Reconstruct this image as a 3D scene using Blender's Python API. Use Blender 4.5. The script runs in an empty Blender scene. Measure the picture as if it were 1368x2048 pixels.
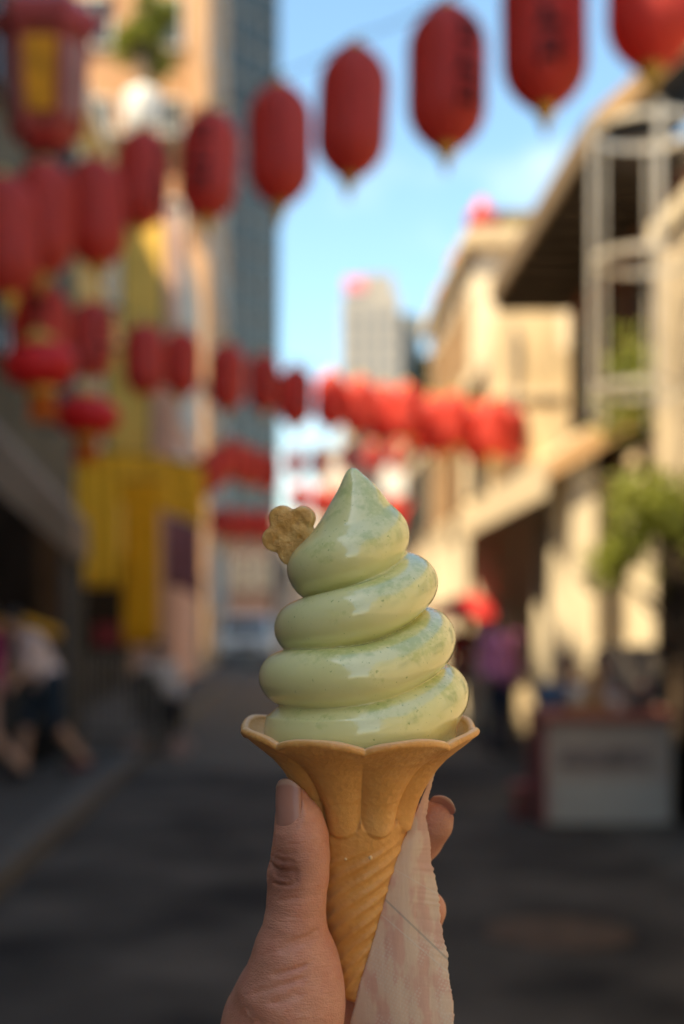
import bpy, math, random
import numpy as np
from mathutils import Vector, Matrix

# ------------------------------------------------------------------ camera, sky, sun, exposure
S = bpy.context.scene
COL = S.collection
R = math.radians
random.seed(7)
FPX, CX, CY, EYE = 2844.4, 585.0, 1245.0, 1.5      # focal length in photo pixels, vanishing point, eye height

cam = bpy.data.cameras.new('camera')
cam_o = bpy.data.objects.new('camera', cam); COL.objects.link(cam_o)
cam.sensor_fit = 'VERTICAL'; cam.sensor_height = 36.0; cam.sensor_width = 24.0
cam.lens = 50.0
cam.shift_x = (684 - CX) / 2048.0
cam.shift_y = (CY - 1024) / 2048.0
cam.clip_start = 0.02; cam.clip_end = 3000
cam.dof.use_dof = True
cam.dof.focus_distance = 0.432
cam.dof.aperture_fstop = 6.6
cam_o.location = (0, 0, EYE); cam_o.rotation_euler = (R(90), 0, 0)
S.camera = cam_o

SUN_EL = R(60)
SUN_H = Vector((0.80, 0.60, 0)).normalized()        # the way the light travels over the ground
world = bpy.data.worlds.new('World'); S.world = world; world.use_nodes = True
wn, wl = world.node_tree.nodes, world.node_tree.links
bg = wn['Background']
sky = wn.new('ShaderNodeTexSky'); sky.sky_type = 'NISHITA'; sky.sun_disc = False
sky.sun_elevation = SUN_EL; sky.sun_rotation = math.atan2(-SUN_H.x, -SUN_H.y)
sky.air_density = 1.1; sky.dust_density = 0.6; sky.ozone_density = 5.0
# soft cloud, everywhere in the sky and thicker towards the horizon
tc = wn.new('ShaderNodeTexCoord')
sep = wn.new('ShaderNodeSeparateXYZ'); wl.new(tc.outputs['Generated'], sep.inputs[0])
mp = wn.new('ShaderNodeMapping'); mp.inputs['Scale'].default_value = (1.6, 1.6, 3.2); mp.inputs['Location'].default_value = (11.0, 1.5, 6.0)
wl.new(tc.outputs['Generated'], mp.inputs[0])
nz = wn.new('ShaderNodeTexNoise'); nz.inputs['Scale'].default_value = 2.2; nz.inputs['Detail'].default_value = 6
nz.inputs['Roughness'].default_value = 0.55
wl.new(mp.outputs[0], nz.inputs['Vector'])
el = wn.new('ShaderNodeMapRange'); el.inputs[1].default_value = 0.02; el.inputs[2].default_value = 0.40
el.inputs[3].default_value = 0.26; el.inputs[4].default_value = 0.0
wl.new(sep.outputs[2], el.inputs[0])
ad = wn.new('ShaderNodeMath'); ad.operation = 'ADD'
wl.new(nz.outputs[0], ad.inputs[0]); wl.new(el.outputs[0], ad.inputs[1])
cr = wn.new('ShaderNodeMapRange'); cr.interpolation_type = 'SMOOTHSTEP'
cr.inputs[1].default_value = 0.55; cr.inputs[2].default_value = 0.92
cr.inputs[3].default_value = 0.0; cr.inputs[4].default_value = 0.92
wl.new(ad.outputs[0], cr.inputs[0])
mx = wn.new('ShaderNodeMix'); mx.data_type = 'RGBA'
wl.new(cr.outputs[0], mx.inputs['Factor']); hs_ = wn.new('ShaderNodeHueSaturation'); hs_.inputs['Saturation'].default_value = 1.02; hs_.inputs['Hue'].default_value = 0.494
wl.new(sky.outputs[0], hs_.inputs['Color']); wl.new(hs_.outputs[0], mx.inputs[6])
mx.inputs[7].default_value = (6.6, 6.7, 6.7, 1)
wl.new(mx.outputs[2], bg.inputs[0])
bg.inputs[1].default_value = 0.086

sun = bpy.data.lights.new('sun', 'SUN'); sun.energy = 4.0; sun.angle = R(0.53); sun.color = (1.0, 0.83, 0.62)
sun_o = bpy.data.objects.new('sun', sun); COL.objects.link(sun_o)
sdir = Vector((SUN_H.x * math.cos(SUN_EL), SUN_H.y * math.cos(SUN_EL), -math.sin(SUN_EL)))
sun_o.rotation_euler = sdir.to_track_quat('-Z', 'Y').to_euler(); sun_o.location = (-20, -15, 30)

S.render.engine = 'CYCLES'
S.view_settings.view_transform = 'Standard'; S.view_settings.look = 'None'
S.view_settings.exposure = 1.85; S.view_settings.use_white_balance = True; S.view_settings.white_balance_temperature = 7300; S.view_settings.white_balance_tint = 3; S.view_settings.gamma = 1.0; S.view_settings.use_curve_mapping = False
S.cycles.use_denoising = True
S.cycles.max_bounces = 8; S.cycles.diffuse_bounces = 4; S.cycles.glossy_bounces = 4; S.cycles.transmission_bounces = 6
S.cycles.sample_clamp_indirect = 6.0

# ------------------------------------------------------------------ materials
MATS = {}
def mat(name, col, rough=0.6, var=0.18, scale=3.0, bump=0.0, bscale=40.0, metal=0.0, coat=0.0, spec=0.5,
        sss=0.0, sss_r=(1, .4, .2), sss_s=0.01, transl=0.0, col2=None, stretch=(1, 1, 1), detail=4.0):
    """procedural Principled material: noise between two tones, optional bump, optional translucency"""
    if name in MATS: return MATS[name]
    m = bpy.data.materials.new(name); m.use_nodes = True
    n, l = m.node_tree.nodes, m.node_tree.links
    b = n['Principled BSDF']; out = n['Material Output']
    t = n.new('ShaderNodeTexCoord'); mpn = n.new('ShaderNodeMapping'); mpn.inputs['Scale'].default_value = stretch
    l.new(t.outputs['Object'], mpn.inputs[0])
    no = n.new('ShaderNodeTexNoise'); no.inputs['Scale'].default_value = scale; no.inputs['Detail'].default_value = detail
    l.new(mpn.outputs[0], no.inputs['Vector'])
    rp = n.new('ShaderNodeValToRGB')
    c1 = tuple(max(0, c * (1 - var)) for c in col); c2 = col2 or tuple(min(1, c * (1 + var)) for c in col)
    rp.color_ramp.elements[0].position = 0.32; rp.color_ramp.elements[1].position = 0.68
    rp.color_ramp.elements[0].color = (*c1, 1); rp.color_ramp.elements[1].color = (*c2, 1)
    l.new(no.outputs[0], rp.inputs[0]); l.new(rp.outputs[0], b.inputs['Base Color'])
    b.inputs['Roughness'].default_value = rough; b.inputs['Metallic'].default_value = metal
    b.inputs['Coat Weight'].default_value = coat; b.inputs['Specular IOR Level'].default_value = spec if spec != .5 else (.18 if rough > .6 else .5)
    if sss:
        b.inputs['Subsurface Weight'].default_value = sss; b.inputs['Subsurface Radius'].default_value = sss_r
        b.inputs['Subsurface Scale'].default_value = sss_s
    if bump:
        n2 = n.new('ShaderNodeTexNoise'); n2.inputs['Scale'].default_value = bscale; n2.inputs['Detail'].default_value = 5
        l.new(mpn.outputs[0], n2.inputs['Vector'])
        bp = n.new('ShaderNodeBump'); bp.inputs['Strength'].default_value = bump; bp.inputs['Distance'].default_value = 0.02
        l.new(n2.outputs[0], bp.inputs['Height']); l.new(bp.outputs[0], b.inputs['Normal'])
    if transl:
        tr = n.new('ShaderNodeBsdfTranslucent'); l.new(rp.outputs[0], tr.inputs[0])
        ms = n.new('ShaderNodeMixShader'); ms.inputs[0].default_value = transl
        l.new(b.outputs[0], ms.inputs[1]); l.new(tr.outputs[0], ms.inputs[2]); l.new(ms.outputs[0], out.inputs[0])
    MATS[name] = m
    return m

# ------------------------------------------------------------------ object helpers
def tag(o, label=None, cat=None, group=None, kind=None):
    if label: o['label'] = label
    if cat: o['category'] = cat
    if group: o['group'] = group
    if kind: o['kind'] = kind
    return o

def empty(name, loc, label=None, cat=None, group=None):
    o = bpy.data.objects.new(name, None); o.empty_display_size = 0.1
    COL.objects.link(o); o.location = loc
    return tag(o, label, cat, group)

def wpos(o):
    v = Vector((0, 0, 0))
    while o is not None:
        v = v + Vector(o.location); o = o.parent
    return v

def mesh_obj(name, V, F, m, parent=None, smooth=False, loc=None):
    """V in world coordinates; the object's origin goes to loc (or to its parent)"""
    off = wpos(parent) if parent else Vector((0, 0, 0))
    if loc is not None: off = Vector(loc)
    V = np.asarray(V, dtype=np.float64).reshape(-1, 3) - np.array(off)
    me = bpy.data.meshes.new(name)
    me.from_pydata(V.tolist(), [], F if isinstance(F, list) else F.tolist())
    if smooth: me.polygons.foreach_set('use_smooth', [True] * len(me.polygons))
    me.update()
    if m: me.materials.append(m)
    o = bpy.data.objects.new(name, me); COL.objects.link(o)
    if parent:
        o.parent = parent
        o.location = off - wpos(parent)
    else:
        o.location = off
    return o

BOXF = [(0, 3, 2, 1), (4, 5, 6, 7), (0, 1, 5, 4), (1, 2, 6, 5), (2, 3, 7, 6), (3, 0, 4, 7)]
class MB:
    def __init__(s): s.V = []; s.F = []
    def add(s, V, F):
        k = len(s.V); s.V += [tuple(v) for v in V]; s.F += [tuple(i + k for i in f) for f in F]; return s
    def box(s, x0, x1, y0, y1, z0, z1):
        return s.add([(x0, y0, z0), (x1, y0, z0), (x1, y1, z0), (x0, y1, z0), (x0, y0, z1), (x1, y0, z1), (x1, y1, z1), (x0, y1, z1)], BOXF)
    def prism(s, pts, y0, y1):                       # polygon in xz, extruded along y
        n = len(pts)
        V = [(p[0], y0, p[1]) for p in pts] + [(p[0], y1, p[1]) for p in pts]
        F = [tuple(range(n)), tuple(range(2 * n - 1, n - 1, -1))] + [(i, i + n, (i + 1) % n + n, (i + 1) % n) for i in range(n)]
        return s.add(V, F)
    def tube(s, pts, r, n=8, cap=True):
        pts = [Vector(p) for p in pts]; rs = r if isinstance(r, (list, tuple)) else [r] * len(pts)
        V = []; up = None
        for i, p in enumerate(pts):
            d = (pts[min(i + 1, len(pts) - 1)] - pts[max(i - 1, 0)]).normalized()
            if up is None:
                up = d.cross(Vector((0, 0, 1)) if abs(d.z) < .9 else Vector((1, 0, 0))).normalized()
            a = (up - d * up.dot(d)).normalized(); up = a; b = d.cross(a)
            for k in range(n):
                t = 2 * math.pi * k / n
                V.append(p + (a * math.cos(t) + b * math.sin(t)) * rs[i])
        F = []
        for i in range(len(pts) - 1):
            for k in range(n):
                F.append((i * n + k, i * n + (k + 1) % n, (i + 1) * n + (k + 1) % n, (i + 1) * n + k))
        if cap:
            F.append(tuple(range(n - 1, -1, -1))); F.append(tuple(range((len(pts) - 1) * n, len(pts) * n)))
        return s.add(V, F)
    def lathe(s, prof, c=(0, 0, 0), n=24, ribs=None):
        V = []
        for j, (r, z) in enumerate(prof):
            for k in range(n):
                t = 2 * math.pi * k / n
                V.append((c[0] + r * math.cos(t), c[1] + r * math.sin(t), c[2] + z))
        F = []
        for j in range(len(prof) - 1):
            for k in range(n):
                F.append((j * n + k, j * n + (k + 1) % n, (j + 1) * n + (k + 1) % n, (j + 1) * n + k))
        F.append(tuple(range(n - 1, -1, -1))); F.append(tuple(range((len(prof) - 1) * n, len(prof) * n)))
        return s.add(V, F)
    def build(s, name, m, parent=None, smooth=False, loc=None): return mesh_obj(name, s.V, s.F, m, parent, smooth, loc)

def box(name, x0, x1, y0, y1, z0, z1, m, parent=None): return MB().box(x0, x1, y0, y1, z0, z1).build(name, m, parent)

def copy_tree(o, parent=None):
    c = o.copy(); COL.objects.link(c); c.parent = parent
    for ch in list(o.children): copy_tree(ch, c)
    return c

def W(px, py, d): return Vector(((px - CX) * d / FPX, d, EYE + (CY - py) * d / FPX))   # a photo pixel at depth d metres

# ------------------------------------------------------------------ signed-distance modelling (surface nets)
def surface_nets(xs, ys, zs, f):
    nx, ny, nz = f.shape
    ins = f < 0
    c = np.zeros((nx - 1, ny - 1, nz - 1), np.int8)
    for i in (0, 1):
        for j in (0, 1):
            for k in (0, 1):
                c += ins[i:nx - 1 + i, j:ny - 1 + j, k:nz - 1 + k]
    act = (c > 0) & (c < 8)
    I, J, K = np.nonzero(act)
    vid = -np.ones(act.shape, np.int64); vid[I, J, K] = np.arange(len(I))
    cs = {}
    for i in (0, 1):
        for j in (0, 1):
            for k in (0, 1): cs[i, j, k] = f[I + i, J + j, K + k].astype(np.float64)
    P = np.zeros((len(I), 3)); N = np.zeros(len(I))
    for a in cs:
        for ax in range(3):
            if a[ax]: continue
            b = list(a); b[ax] = 1; b = tuple(b)
            fa, fb = cs[a], cs[b]; m = (fa < 0) != (fb < 0)
            t = np.where(m, fa / np.where(m, fa - fb, 1), 0)
            p = np.stack([np.full(len(I), float(a[q])) for q in range(3)], 1); p[:, ax] = t
            P[m] += p[m]; N[m] += 1
    P /= N[:, None]
    X = np.stack([xs[I] + P[:, 0] * (xs[I + 1] - xs[I]), ys[J] + P[:, 1] * (ys[J + 1] - ys[J]), zs[K] + P[:, 2] * (zs[K + 1] - zs[K])], 1)
    Q = []
    for ax in range(3):
        sl0 = [slice(None)] * 3; sl1 = [slice(None)] * 3
        sl0[ax] = slice(0, -1); sl1[ax] = slice(1, None)
        A, B = ins[tuple(sl0)], ins[tuple(sl1)]
        E = np.nonzero(A != B); E = np.stack(E, 1)
        u, v = (ax + 1) % 3, (ax + 2) % 3
        ok = (E[:, u] > 0) & (E[:, v] > 0) & (E[:, u] < f.shape[u] - 1) & (E[:, v] < f.shape[v] - 1); E = E[ok]
        def cell(du, dv):
            e = E.copy(); e[:, u] -= du; e[:, v] -= dv
            return vid[e[:, 0], e[:, 1], e[:, 2]]
        q = np.stack([cell(1, 1), cell(0, 1), cell(0, 0), cell(1, 0)], 1)
        flip = ~A[E[:, 0], E[:, 1], E[:, 2]]
        q[flip] = q[flip][:, ::-1]
        Q.append(q)
    Q = np.concatenate(Q)
    return X, Q[(Q >= 0).all(1)]

def relax(V, F, it=2, lam=0.5):
    e = np.concatenate([F[:, [0, 1]], F[:, [1, 2]], F[:, [2, 3]], F[:, [3, 0]]]); e = np.concatenate([e, e[:, ::-1]])
    n = len(V); deg = np.bincount(e[:, 0], minlength=n).astype(float); deg[deg == 0] = 1
    for _ in range(it):
        for l in (lam, -lam * 1.04):                 # Taubin: smooth without shrinking
            A = np.stack([np.bincount(e[:, 0], weights=V[e[:, 1], q], minlength=n) for q in range(3)], 1) / deg[:, None]
            V = V + l * (A - V)
    return V

def smin(a, b, k):
    h = np.clip(0.5 + 0.5 * (b - a) / k, 0, 1)
    return b + (a - b) * h - k * h * (1 - h)

def cap_sdf(P, a, b, ra, rb):
    a = np.array(a, np.float32); ba = np.array(b, np.float32) - a
    pa = P - a
    t = np.clip((pa @ ba) / max(float(ba @ ba), 1e-12), 0, 1)
    return np.linalg.norm(pa - t[..., None] * ba, axis=-1) - (ra + (rb - ra) * t)

def ell_sdf(P, c, r):
    r = np.array(r, np.float32); q = (P - np.array(c, np.float32))
    k0 = np.linalg.norm(q / r, axis=-1); k1 = np.linalg.norm(q / (r * r), axis=-1) + 1e-9
    return k0 * (k0 - 1) / k1

def grid(xs, ys, zs): return np.stack(np.meshgrid(xs, ys, zs, indexing='ij'), -1).astype(np.float32)

# ------------------------------------------------------------------ setting: ground
asphalt = mat('asphalt', (0.026, 0.0255, 0.026), 0.9, 0.5, 1.1, bump=0.4, bscale=60, col2=(.085, .073, .062), detail=6)
paving = mat('street_paving', (0.10, 0.082, 0.064), 0.8, 0.25, 0.8, bump=0.3, bscale=30)
concrete = mat('pavement_concrete', (0.075, 0.068, 0.06), 0.85, 0.22, 1.2, bump=0.3, bscale=30)
kerbm = mat('kerb_stone', (0.12, 0.105, 0.09), 0.85, 0.2, 3)
tag(mesh_obj('ground', [(-900, -900, 0), (900, -900, 0), (900, 1500, 0), (-900, 1500, 0)], [(0, 1, 2, 3)],
             mat('bare_ground', (0.13, 0.12, 0.11), 0.9, 0.2, 0.3)), kind='structure')
tag(mesh_obj('road', [(-1.6, -30, .004), (2.25, -30, .004), (2.25, 15.0, .004), (-1.6, 14.2, .004)], [(0, 1, 2, 3)], asphalt), kind='structure')
tag(mesh_obj('paved_street', [(-1.6, 14.2, .004), (2.25, 15.0, .004), (2.25, 70, .004), (-1.6, 70, .004)], [(0, 1, 2, 3)], paving), kind='structure')
tag(MB().box(-3.6, -1.75, -30, 60, -.1, .12).build('pavement', concrete), kind='structure')
tag(MB().box(-1.75, -1.6, -30, 60, -.1, .125).build('kerb', kerbm), kind='structure')
tag(mesh_obj('pavement', [(2.25, -30, .008), (4.2, -30, .008), (4.2, 60, .008), (2.25, 60, .008)], [(0, 1, 2, 3)], concrete), kind='structure')
mh = empty('manhole_cover', (1.28, 6.85, .004), 'rusty round manhole cover set in the dark asphalt', 'manhole cover')
rust = mat('rusty_iron', (0.075, 0.047, 0.032), 0.7, 0.35, 14, bump=0.4, bscale=80, metal=0.2)
MB().lathe([(.36, 0), (.36, .006), (.34, .012)], (1.28, 6.85, .004), 32).build('rim', rust, mh)
MB().lathe([(.325, 0), (.325, .010), (.31, .014)], (1.28, 6.85, .004), 32).build('lid', rust, mh)

# ------------------------------------------------------------------ building helper
glass_d = mat('dark_window_glass', (0.03, 0.04, 0.045), 0.12, 0.3, 0.6)
frame_w = mat('pale_window_frame', (0.55, 0.52, 0.46), 0.6, 0.1, 2)
frame_d = mat('dark_frame', (0.05, 0.045, 0.04), 0.6, 0.2, 2)
class House:
    def __init__(s, name, label, x0, x1, y0, y1, H, m, cat='building'):
        s.e = empty(name, ((x0 + x1) / 2, (y0 + y1) / 2, 0), label, cat)
        s.b = (x0, x1, y0, y1, H)
        if m: box('wall', x0, x1, y0, y1, 0, H, m, s.e)
    def part(s, name, x0, x1, y0, y1, z0, z1, m, parent=None): return box(name, x0, x1, y0, y1, z0, z1, m, parent or s.e)
    def win(s, side, u0, u1, z0, z1, fm=frame_w, gm=glass_d, d=.07, mull=True):
        """window on side 'E' (x1), 'W' (x0) or 'S' (y0); u runs along the facade"""
        x0, x1, y0, y1, H = s.b
        def bx(mb, ua, ub, za, zb, p0, p1):
            if side == 'E': mb.box(x1 + p0, x1 + p1, ua, ub, za, zb)
            elif side == 'W': mb.box(x0 - p1, x0 - p0, ua, ub, za, zb)
            else: mb.box(ua, ub, y0 - p1, y0 - p0, za, zb)
        t = min(.09, (u1 - u0) * .12)
        mb = MB()
        bx(mb, u0, u1, z1 - t, z1, 0, d); bx(mb, u0 - .04, u1 + .04, z0 - .06, z0, 0, d + .05)
        bx(mb, u0, u0 + t, z0, z1 - t, 0, d); bx(mb, u1 - t, u1, z0, z1 - t, 0, d)
        if mull: bx(mb, (u0 + u1) / 2 - t / 3, (u0 + u1) / 2 + t / 3, z0, z1 - t, 0.012, d - .02)
        w = mb.build('window', fm, s.e)
        g = MB(); bx(g, u0 + t, u1 - t, z0, z1 - t, 0, .012); g.build('pane', gm, w)

# ------------------------------------------------------------------ right side of the street
beige = mat('beige_render', (0.50, 0.41, 0.30), 0.85, 0.24, 1.2, bump=0.2, bscale=20)
cream = mat('cream_render', (0.60, 0.48, 0.32), 0.85, 0.28, 1.3, bump=0.2, bscale=20)
creamw = mat('pale_cream_render', (0.66, 0.57, 0.43), 0.85, 0.22, 1.3, bump=0.2, bscale=20)
brick = mat('red_brown_brick', (0.20, 0.075, 0.04), 0.85, 0.35, 3, bump=0.4, bscale=25)
tile = mat('dark_roof_tile', (0.06, 0.05, 0.045), 0.7, 0.3, 3, bump=0.4, bscale=20)
wood = mat('weathered_timber', (0.30, 0.19, 0.11), 0.75, 0.25, 4, stretch=(6, .6, 6))
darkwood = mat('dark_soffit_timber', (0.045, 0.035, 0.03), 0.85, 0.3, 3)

left_r = mat('grey_brown_render', (0.24, 0.19, 0.15), 0.85, 0.22, 0.7, bump=.2, bscale=15)
shop_dark = mat('dark_opening_and_shade', (0.016, 0.013, 0.011), 0.9, 0.3, 2, spec=0.0)
steel_d = mat('grey_pipe', (.30, .28, .26), .5, .1, 4)
# near one-storey shop just outside the right edge
h = House('corner_shop', 'low beige rendered shop wall at the right edge', 2.95, 8, -8, 11.6, 4.55, beige)
h.part('shade_panel', 2.925, 2.949, 9.9, 11.45, .01, 2.3, shop_dark)  # dark panel standing in for the shade low on this wall
h.part('parapet', 2.90, 8.02, -8.03, 11.66, 4.55, 4.72, creamw)
for k in range(5): h.win('W', -6 + k * 3.2, -4.6 + k * 3.2, 2.0, 3.3)

h = House('sky_blocker', 'unseen tall pale block added behind the viewer to narrow the sky reflection', 3.0, 10, -16, -8.1, 12.5, creamw)  # unseen block added to limit the sky reflected in the soft serve
for k in range(4):
    for z in (1.2, 4.2, 7.2, 9.8): h.win('W', -15 + k * 1.8, -14 + k * 1.8, z, z + 1.6)
# gabled building with the deep dark eave
h = House('gabled_house', 'brick house with deep dark eave and pale timber fascia', 3.55, 9.4, 13.3, 18.2, 5.72, brick)
g = MB(); t = .16
g.prism([(2.6, 5.72), (6.65, 9.3), (10.7, 5.72), (10.7, 5.72 + t), (6.65, 9.3 + t * 1.3), (2.6, 5.72 + t)], 12.35, 18.35)
roof = g.build('roof', tile, h.e)
MB().box(2.55, 2.60, 12.32, 18.37, 5.62, 5.89).build('fascia', mat('pale_fascia_board', (0.20, 0.15, 0.105), 0.7, 0.15, 3, stretch=(4, .5, 4)), roof)
MB().prism([(2.6, 5.70), (6.65, 9.28), (6.65, 9.50), (2.6, 5.92)], 12.29, 12.345).build('barge_board', mat('brown_barge_board', (0.36, 0.23, 0.12), 0.7, 0.2, 3), roof)
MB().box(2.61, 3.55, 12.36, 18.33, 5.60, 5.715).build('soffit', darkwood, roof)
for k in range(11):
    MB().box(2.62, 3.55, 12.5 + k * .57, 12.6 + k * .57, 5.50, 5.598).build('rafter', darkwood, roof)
MB().prism([(3.56, 5.722), (9.4, 5.722), (6.65, 8.5)], 13.32, 18.18).build('gable_wall', brick, h.e)
for k in range(3): h.win('W', 13.8 + k * 1.55, 14.7 + k * 1.55, 3.9, 5.1, frame_d)
h.win('S', 4.4, 5.4, 4.6, 5.5, frame_d)
# recessed veranda front on the camera side: dark posts and rail
for k in range(4): h.part('veranda_post', 3.95 + k * .8, 4.07 + k * .8, 12.6, 12.72, 3.55, 5.6, darkwood)
h.part('veranda_rail', 3.9, 6.6, 12.62, 12.70, 4.45, 4.55, darkwood)
h.part('veranda_floor', 3.0, 9.0, 12.4, 13.29, 3.40, 3.55, darkwood)

# cream bay with rounded parapet
h = House('cream_bay_house', 'tall narrow cream house front with rounded parapet beyond the brick house', 2.75, 6, 19.25, 22.2, 5.2, cream)
pp = [(2.75, 5.2), (3.62, 5.2)] + [(3.185 + .435 * math.cos(a), 5.55 + .42 * math.sin(a)) for a in [math.pi * i / 10 for i in range(11)]]
MB().prism([pp[0]] + pp[1:], 19.25, 19.55).build('parapet', cream, h.e)
h.part('pilaster', 2.66, 2.749, 19.25, 19.5, 2.9, 5.2, creamw)
h.part('pilaster', 2.66, 2.749, 21.8, 22.15, 2.9, 5.2, creamw)
h.part('cornice', 2.60, 2.749, 19.5, 21.8, 5.0, 5.2, creamw)
MB().tube([(3.0, 19.2, 2.9), (3.0, 19.2, 5.5)], .04, 8).build('drainpipe', steel_d, h.e)
h.part('string_course', 2.751, 3.62, 19.2, 19.249, 4.55, 4.65, creamw)
for k in range(2): h.win('W', 19.8 + k * 1.1, 20.5 + k * 1.1, 3.4, 4.7, frame_d)

h = House('tall_cream_house', 'taller bright cream house with red ornaments along its roof edge', 2.85, 8, 22.3, 29.5, 7.7, creamw)
red_p = mat('red_painted_ornament', (0.45, 0.04, 0.035), 0.5, 0.2, 4)
h.part('cornice', 2.68, 8, 22.14, 29.5, 7.4, 7.62, cream)
for k in range(5):
    o = MB().lathe([(.03, 0), (.22, .05), (.26, .2), (.14, .36), (.05, .5)], (3.0 + (k % 2) * .55, 22.5 + k * 1.3, 7.70), 10)
    o.build('roof_ornament', red_p, h.e, True)
MB().box(3.2, 7.8, 22.6, 29.2, 7.7, 8.05).build('roof', mat('mossy_tile', (0.17, 0.14, 0.07), 0.8, 0.3, 3), h.e)
for k in range(4):
    h.win('W', 22.9 + k * 1.6, 23.8 + k * 1.6, 5.2, 6.8, wood)
    h.win('W', 22.9 + k * 1.6, 23.8 + k * 1.6, 3.3, 4.7, wood)
h = House('low_cream_house', 'lower tan house farther along the right side', 3.0, 8, 29.7, 38, 6.2, beige)
h.part('cornice', 2.85, 8, 29.6, 38, 5.9, 6.1, creamw)
for k in range(4): h.win('W', 30.4 + k * 1.8, 31.4 + k * 1.8, 3.6, 5.2, frame_d)

# canvas awning of the right-hand shops, its pillars, dark shop front beneath
canvas = mat('cream_canvas', (0.66, 0.55, 0.40), 0.8, 0.10, 2.5, transl=0.12, stretch=(1, 3, 1))
aw = empty('shop_awning', (3.0, 17.2, 2.6), 'long cream canvas awning sloping over the right pavement', 'awning')
g = MB()
g.prism([(2.28, 2.95), (3.54, 3.80), (3.54, 3.84), (2.28, 2.99)], 12.7, 22.2); g.build('canopy', canvas, aw)
g = MB()
n = 38
for k in range(n):
    y0 = 12.7 + (22.2 - 12.7) * k / n; y1 = 12.7 + (22.2 - 12.7) * (k + 1) / n
    g.box(2.25, 2.279, y0 + .01, y1 - .01, 2.62 + .03 * (k % 2), 2.985)
g.build('valance', canvas, aw)
MB().prism([(2.28, 2.948), (2.28, 2.78), (3.54, 3.50), (3.54, 3.798)], 12.68, 12.70).build('end_cheek', mat('orange_canvas', (0.62, 0.38, 0.20), 0.8, 0.12, 3, transl=.1), aw)
for k in range(4): MB().tube([(2.32, 13.0 + k * 3.0, 2.93), (3.54, 13.0 + k * 3.0, 3.74)], .025, 6).build('awning_arm', frame_d, aw)
sh = empty('arcade', (3.6, 17, 0), 'dark open arcade under the cream awning', 'arcade')
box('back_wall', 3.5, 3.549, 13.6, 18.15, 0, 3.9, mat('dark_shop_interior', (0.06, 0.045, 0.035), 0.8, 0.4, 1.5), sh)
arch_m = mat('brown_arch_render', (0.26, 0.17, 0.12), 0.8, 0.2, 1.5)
for k in range(3):
    yc = 14.2 + k * 1.6
    ring = MB(); a0 = [(math.cos(math.pi * i / 12), math.sin(math.pi * i / 12)) for i in range(13)]
    V = []; F = []
    for (c, s_) in a0:
        for rr in (.52, .70):
            for xx in (3.36, 3.499): V.append((xx, yc + rr * c, 1.85 + rr * s_))
    for i in range(12):
        b_ = i * 4
        for q in ((0, 1, 5, 4), (2, 6, 7, 3), (0, 4, 6, 2), (1, 3, 7, 5)): F.append(tuple(b_ + z for z in q))
    ring.add(V, F); ring.box(3.36, 3.499, yc - .70, yc - .52, 0, 1.85); ring.box(3.36, 3.499, yc + .52, yc + .70, 0, 1.85)
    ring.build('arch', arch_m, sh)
for i, (yy, lab) in enumerate([(15.6, 'sunlit cream pillar holding the awning beside the purple shirt'), (19.6, 'cream pillar under the far half of the awning'), (12.9, 'cream pillar at the near end of the awning behind the leaves')]):
    x = 2.78 if i == 0 else 2.62
    e = empty('awning_pillar', (x, yy, 0), lab, 'pillar', 'pillars under the right awning')
    box('shaft', x - .11, x + .11, yy - .11, yy + .11, .22, 3.1, creamw, e)
    box('plinth', x - .15, x + .15, yy - .15, yy + .15, 0.008, .22, beige, e)
    box('capital', x - .14, x + .14, yy - .14, yy + .14, 3.1, 3.2, cream, e)
# sunlit low wall of cream panels between the pillars (right, behind the counter)
h = House('panelled_wall', 'bright cream panelled wall behind the counter, dappled by leaves', 3.05, 3.3, 11.75, 13.2, 2.9, creamw, 'wall')
box('cap', 3.0, 3.35, 11.72, 13.22, 2.9, 3.0, cream, h.e)
# camera-facing sunlit wall end
h = House('side_wall', 'pale sunlit wall end facing the street under the leaves', 2.45, 3.49, 13.35, 13.55, 2.75, creamw, 'wall')
box('coping', 2.40, 3.495, 13.31, 13.59, 2.75, 2.84, cream, h.e)
box('dado', 2.43, 3.49, 13.325, 13.349, 0.01, .85, beige, h.e)
pn = empty('display_board', (2.75, 11.3, 0), 'plain grey upright board behind the market counter', 'board')
gb = mat('grey_board', (0.22, 0.19, 0.17), 0.7, 0.12, 2)
box('panel', 2.52, 2.93, 11.28, 11.33, .30, 1.32, gb, pn)
for xx in (2.56, 2.86): box('leg', xx, xx + .04, 11.29, 11.32, 0.008, .30, frame_d, pn)

# caged ladder
steel = mat('galvanised_steel', (0.50, 0.46, 0.40), 0.45, 0.15, 5, metal=0.5)
lad = empty('caged_ladder', (2.54, 10.2, 3.0), 'pale steel ladder with round safety hoops on the right', 'ladder')
for zc in (3.17, 4.10, 5.03):
    V = []; F = []; N_ = 28
    for i in range(N_):
        a = 2 * math.pi * i / N_
        for rr in (.375, .395):
            for dz in (-.022, .022): V.append((2.54 + rr * math.cos(a), 10.2 + rr * math.sin(a), zc + dz))
    for i in range(N_):
        b_ = i * 4; c_ = ((i + 1) % N_) * 4
        for q0, q1 in ((0, 1), (1, 3), (3, 2), (2, 0)): F.append((b_ + q0, c_ + q0, c_ + q1, b_ + q1))
    mesh_obj('hoop', V, F, steel, lad)
for a, bw in ((-172, .016), (-92, .024), (-25, .016), (75, .010), (125, .010)):
    x = 2.54 + .41 * math.cos(R(a)); y = 10.2 + .41 * math.sin(R(a))
    MB().box(x - bw, x + bw, y - .012, y + .012, 2.95, 5.09).build('bar', steel, lad)
for k in range(8): MB().tube([(2.86, 10.02, 3.0 + k * .26), (2.86, 10.38, 3.0 + k * .26)], .014, 6).build('rung', steel, lad)
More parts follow.
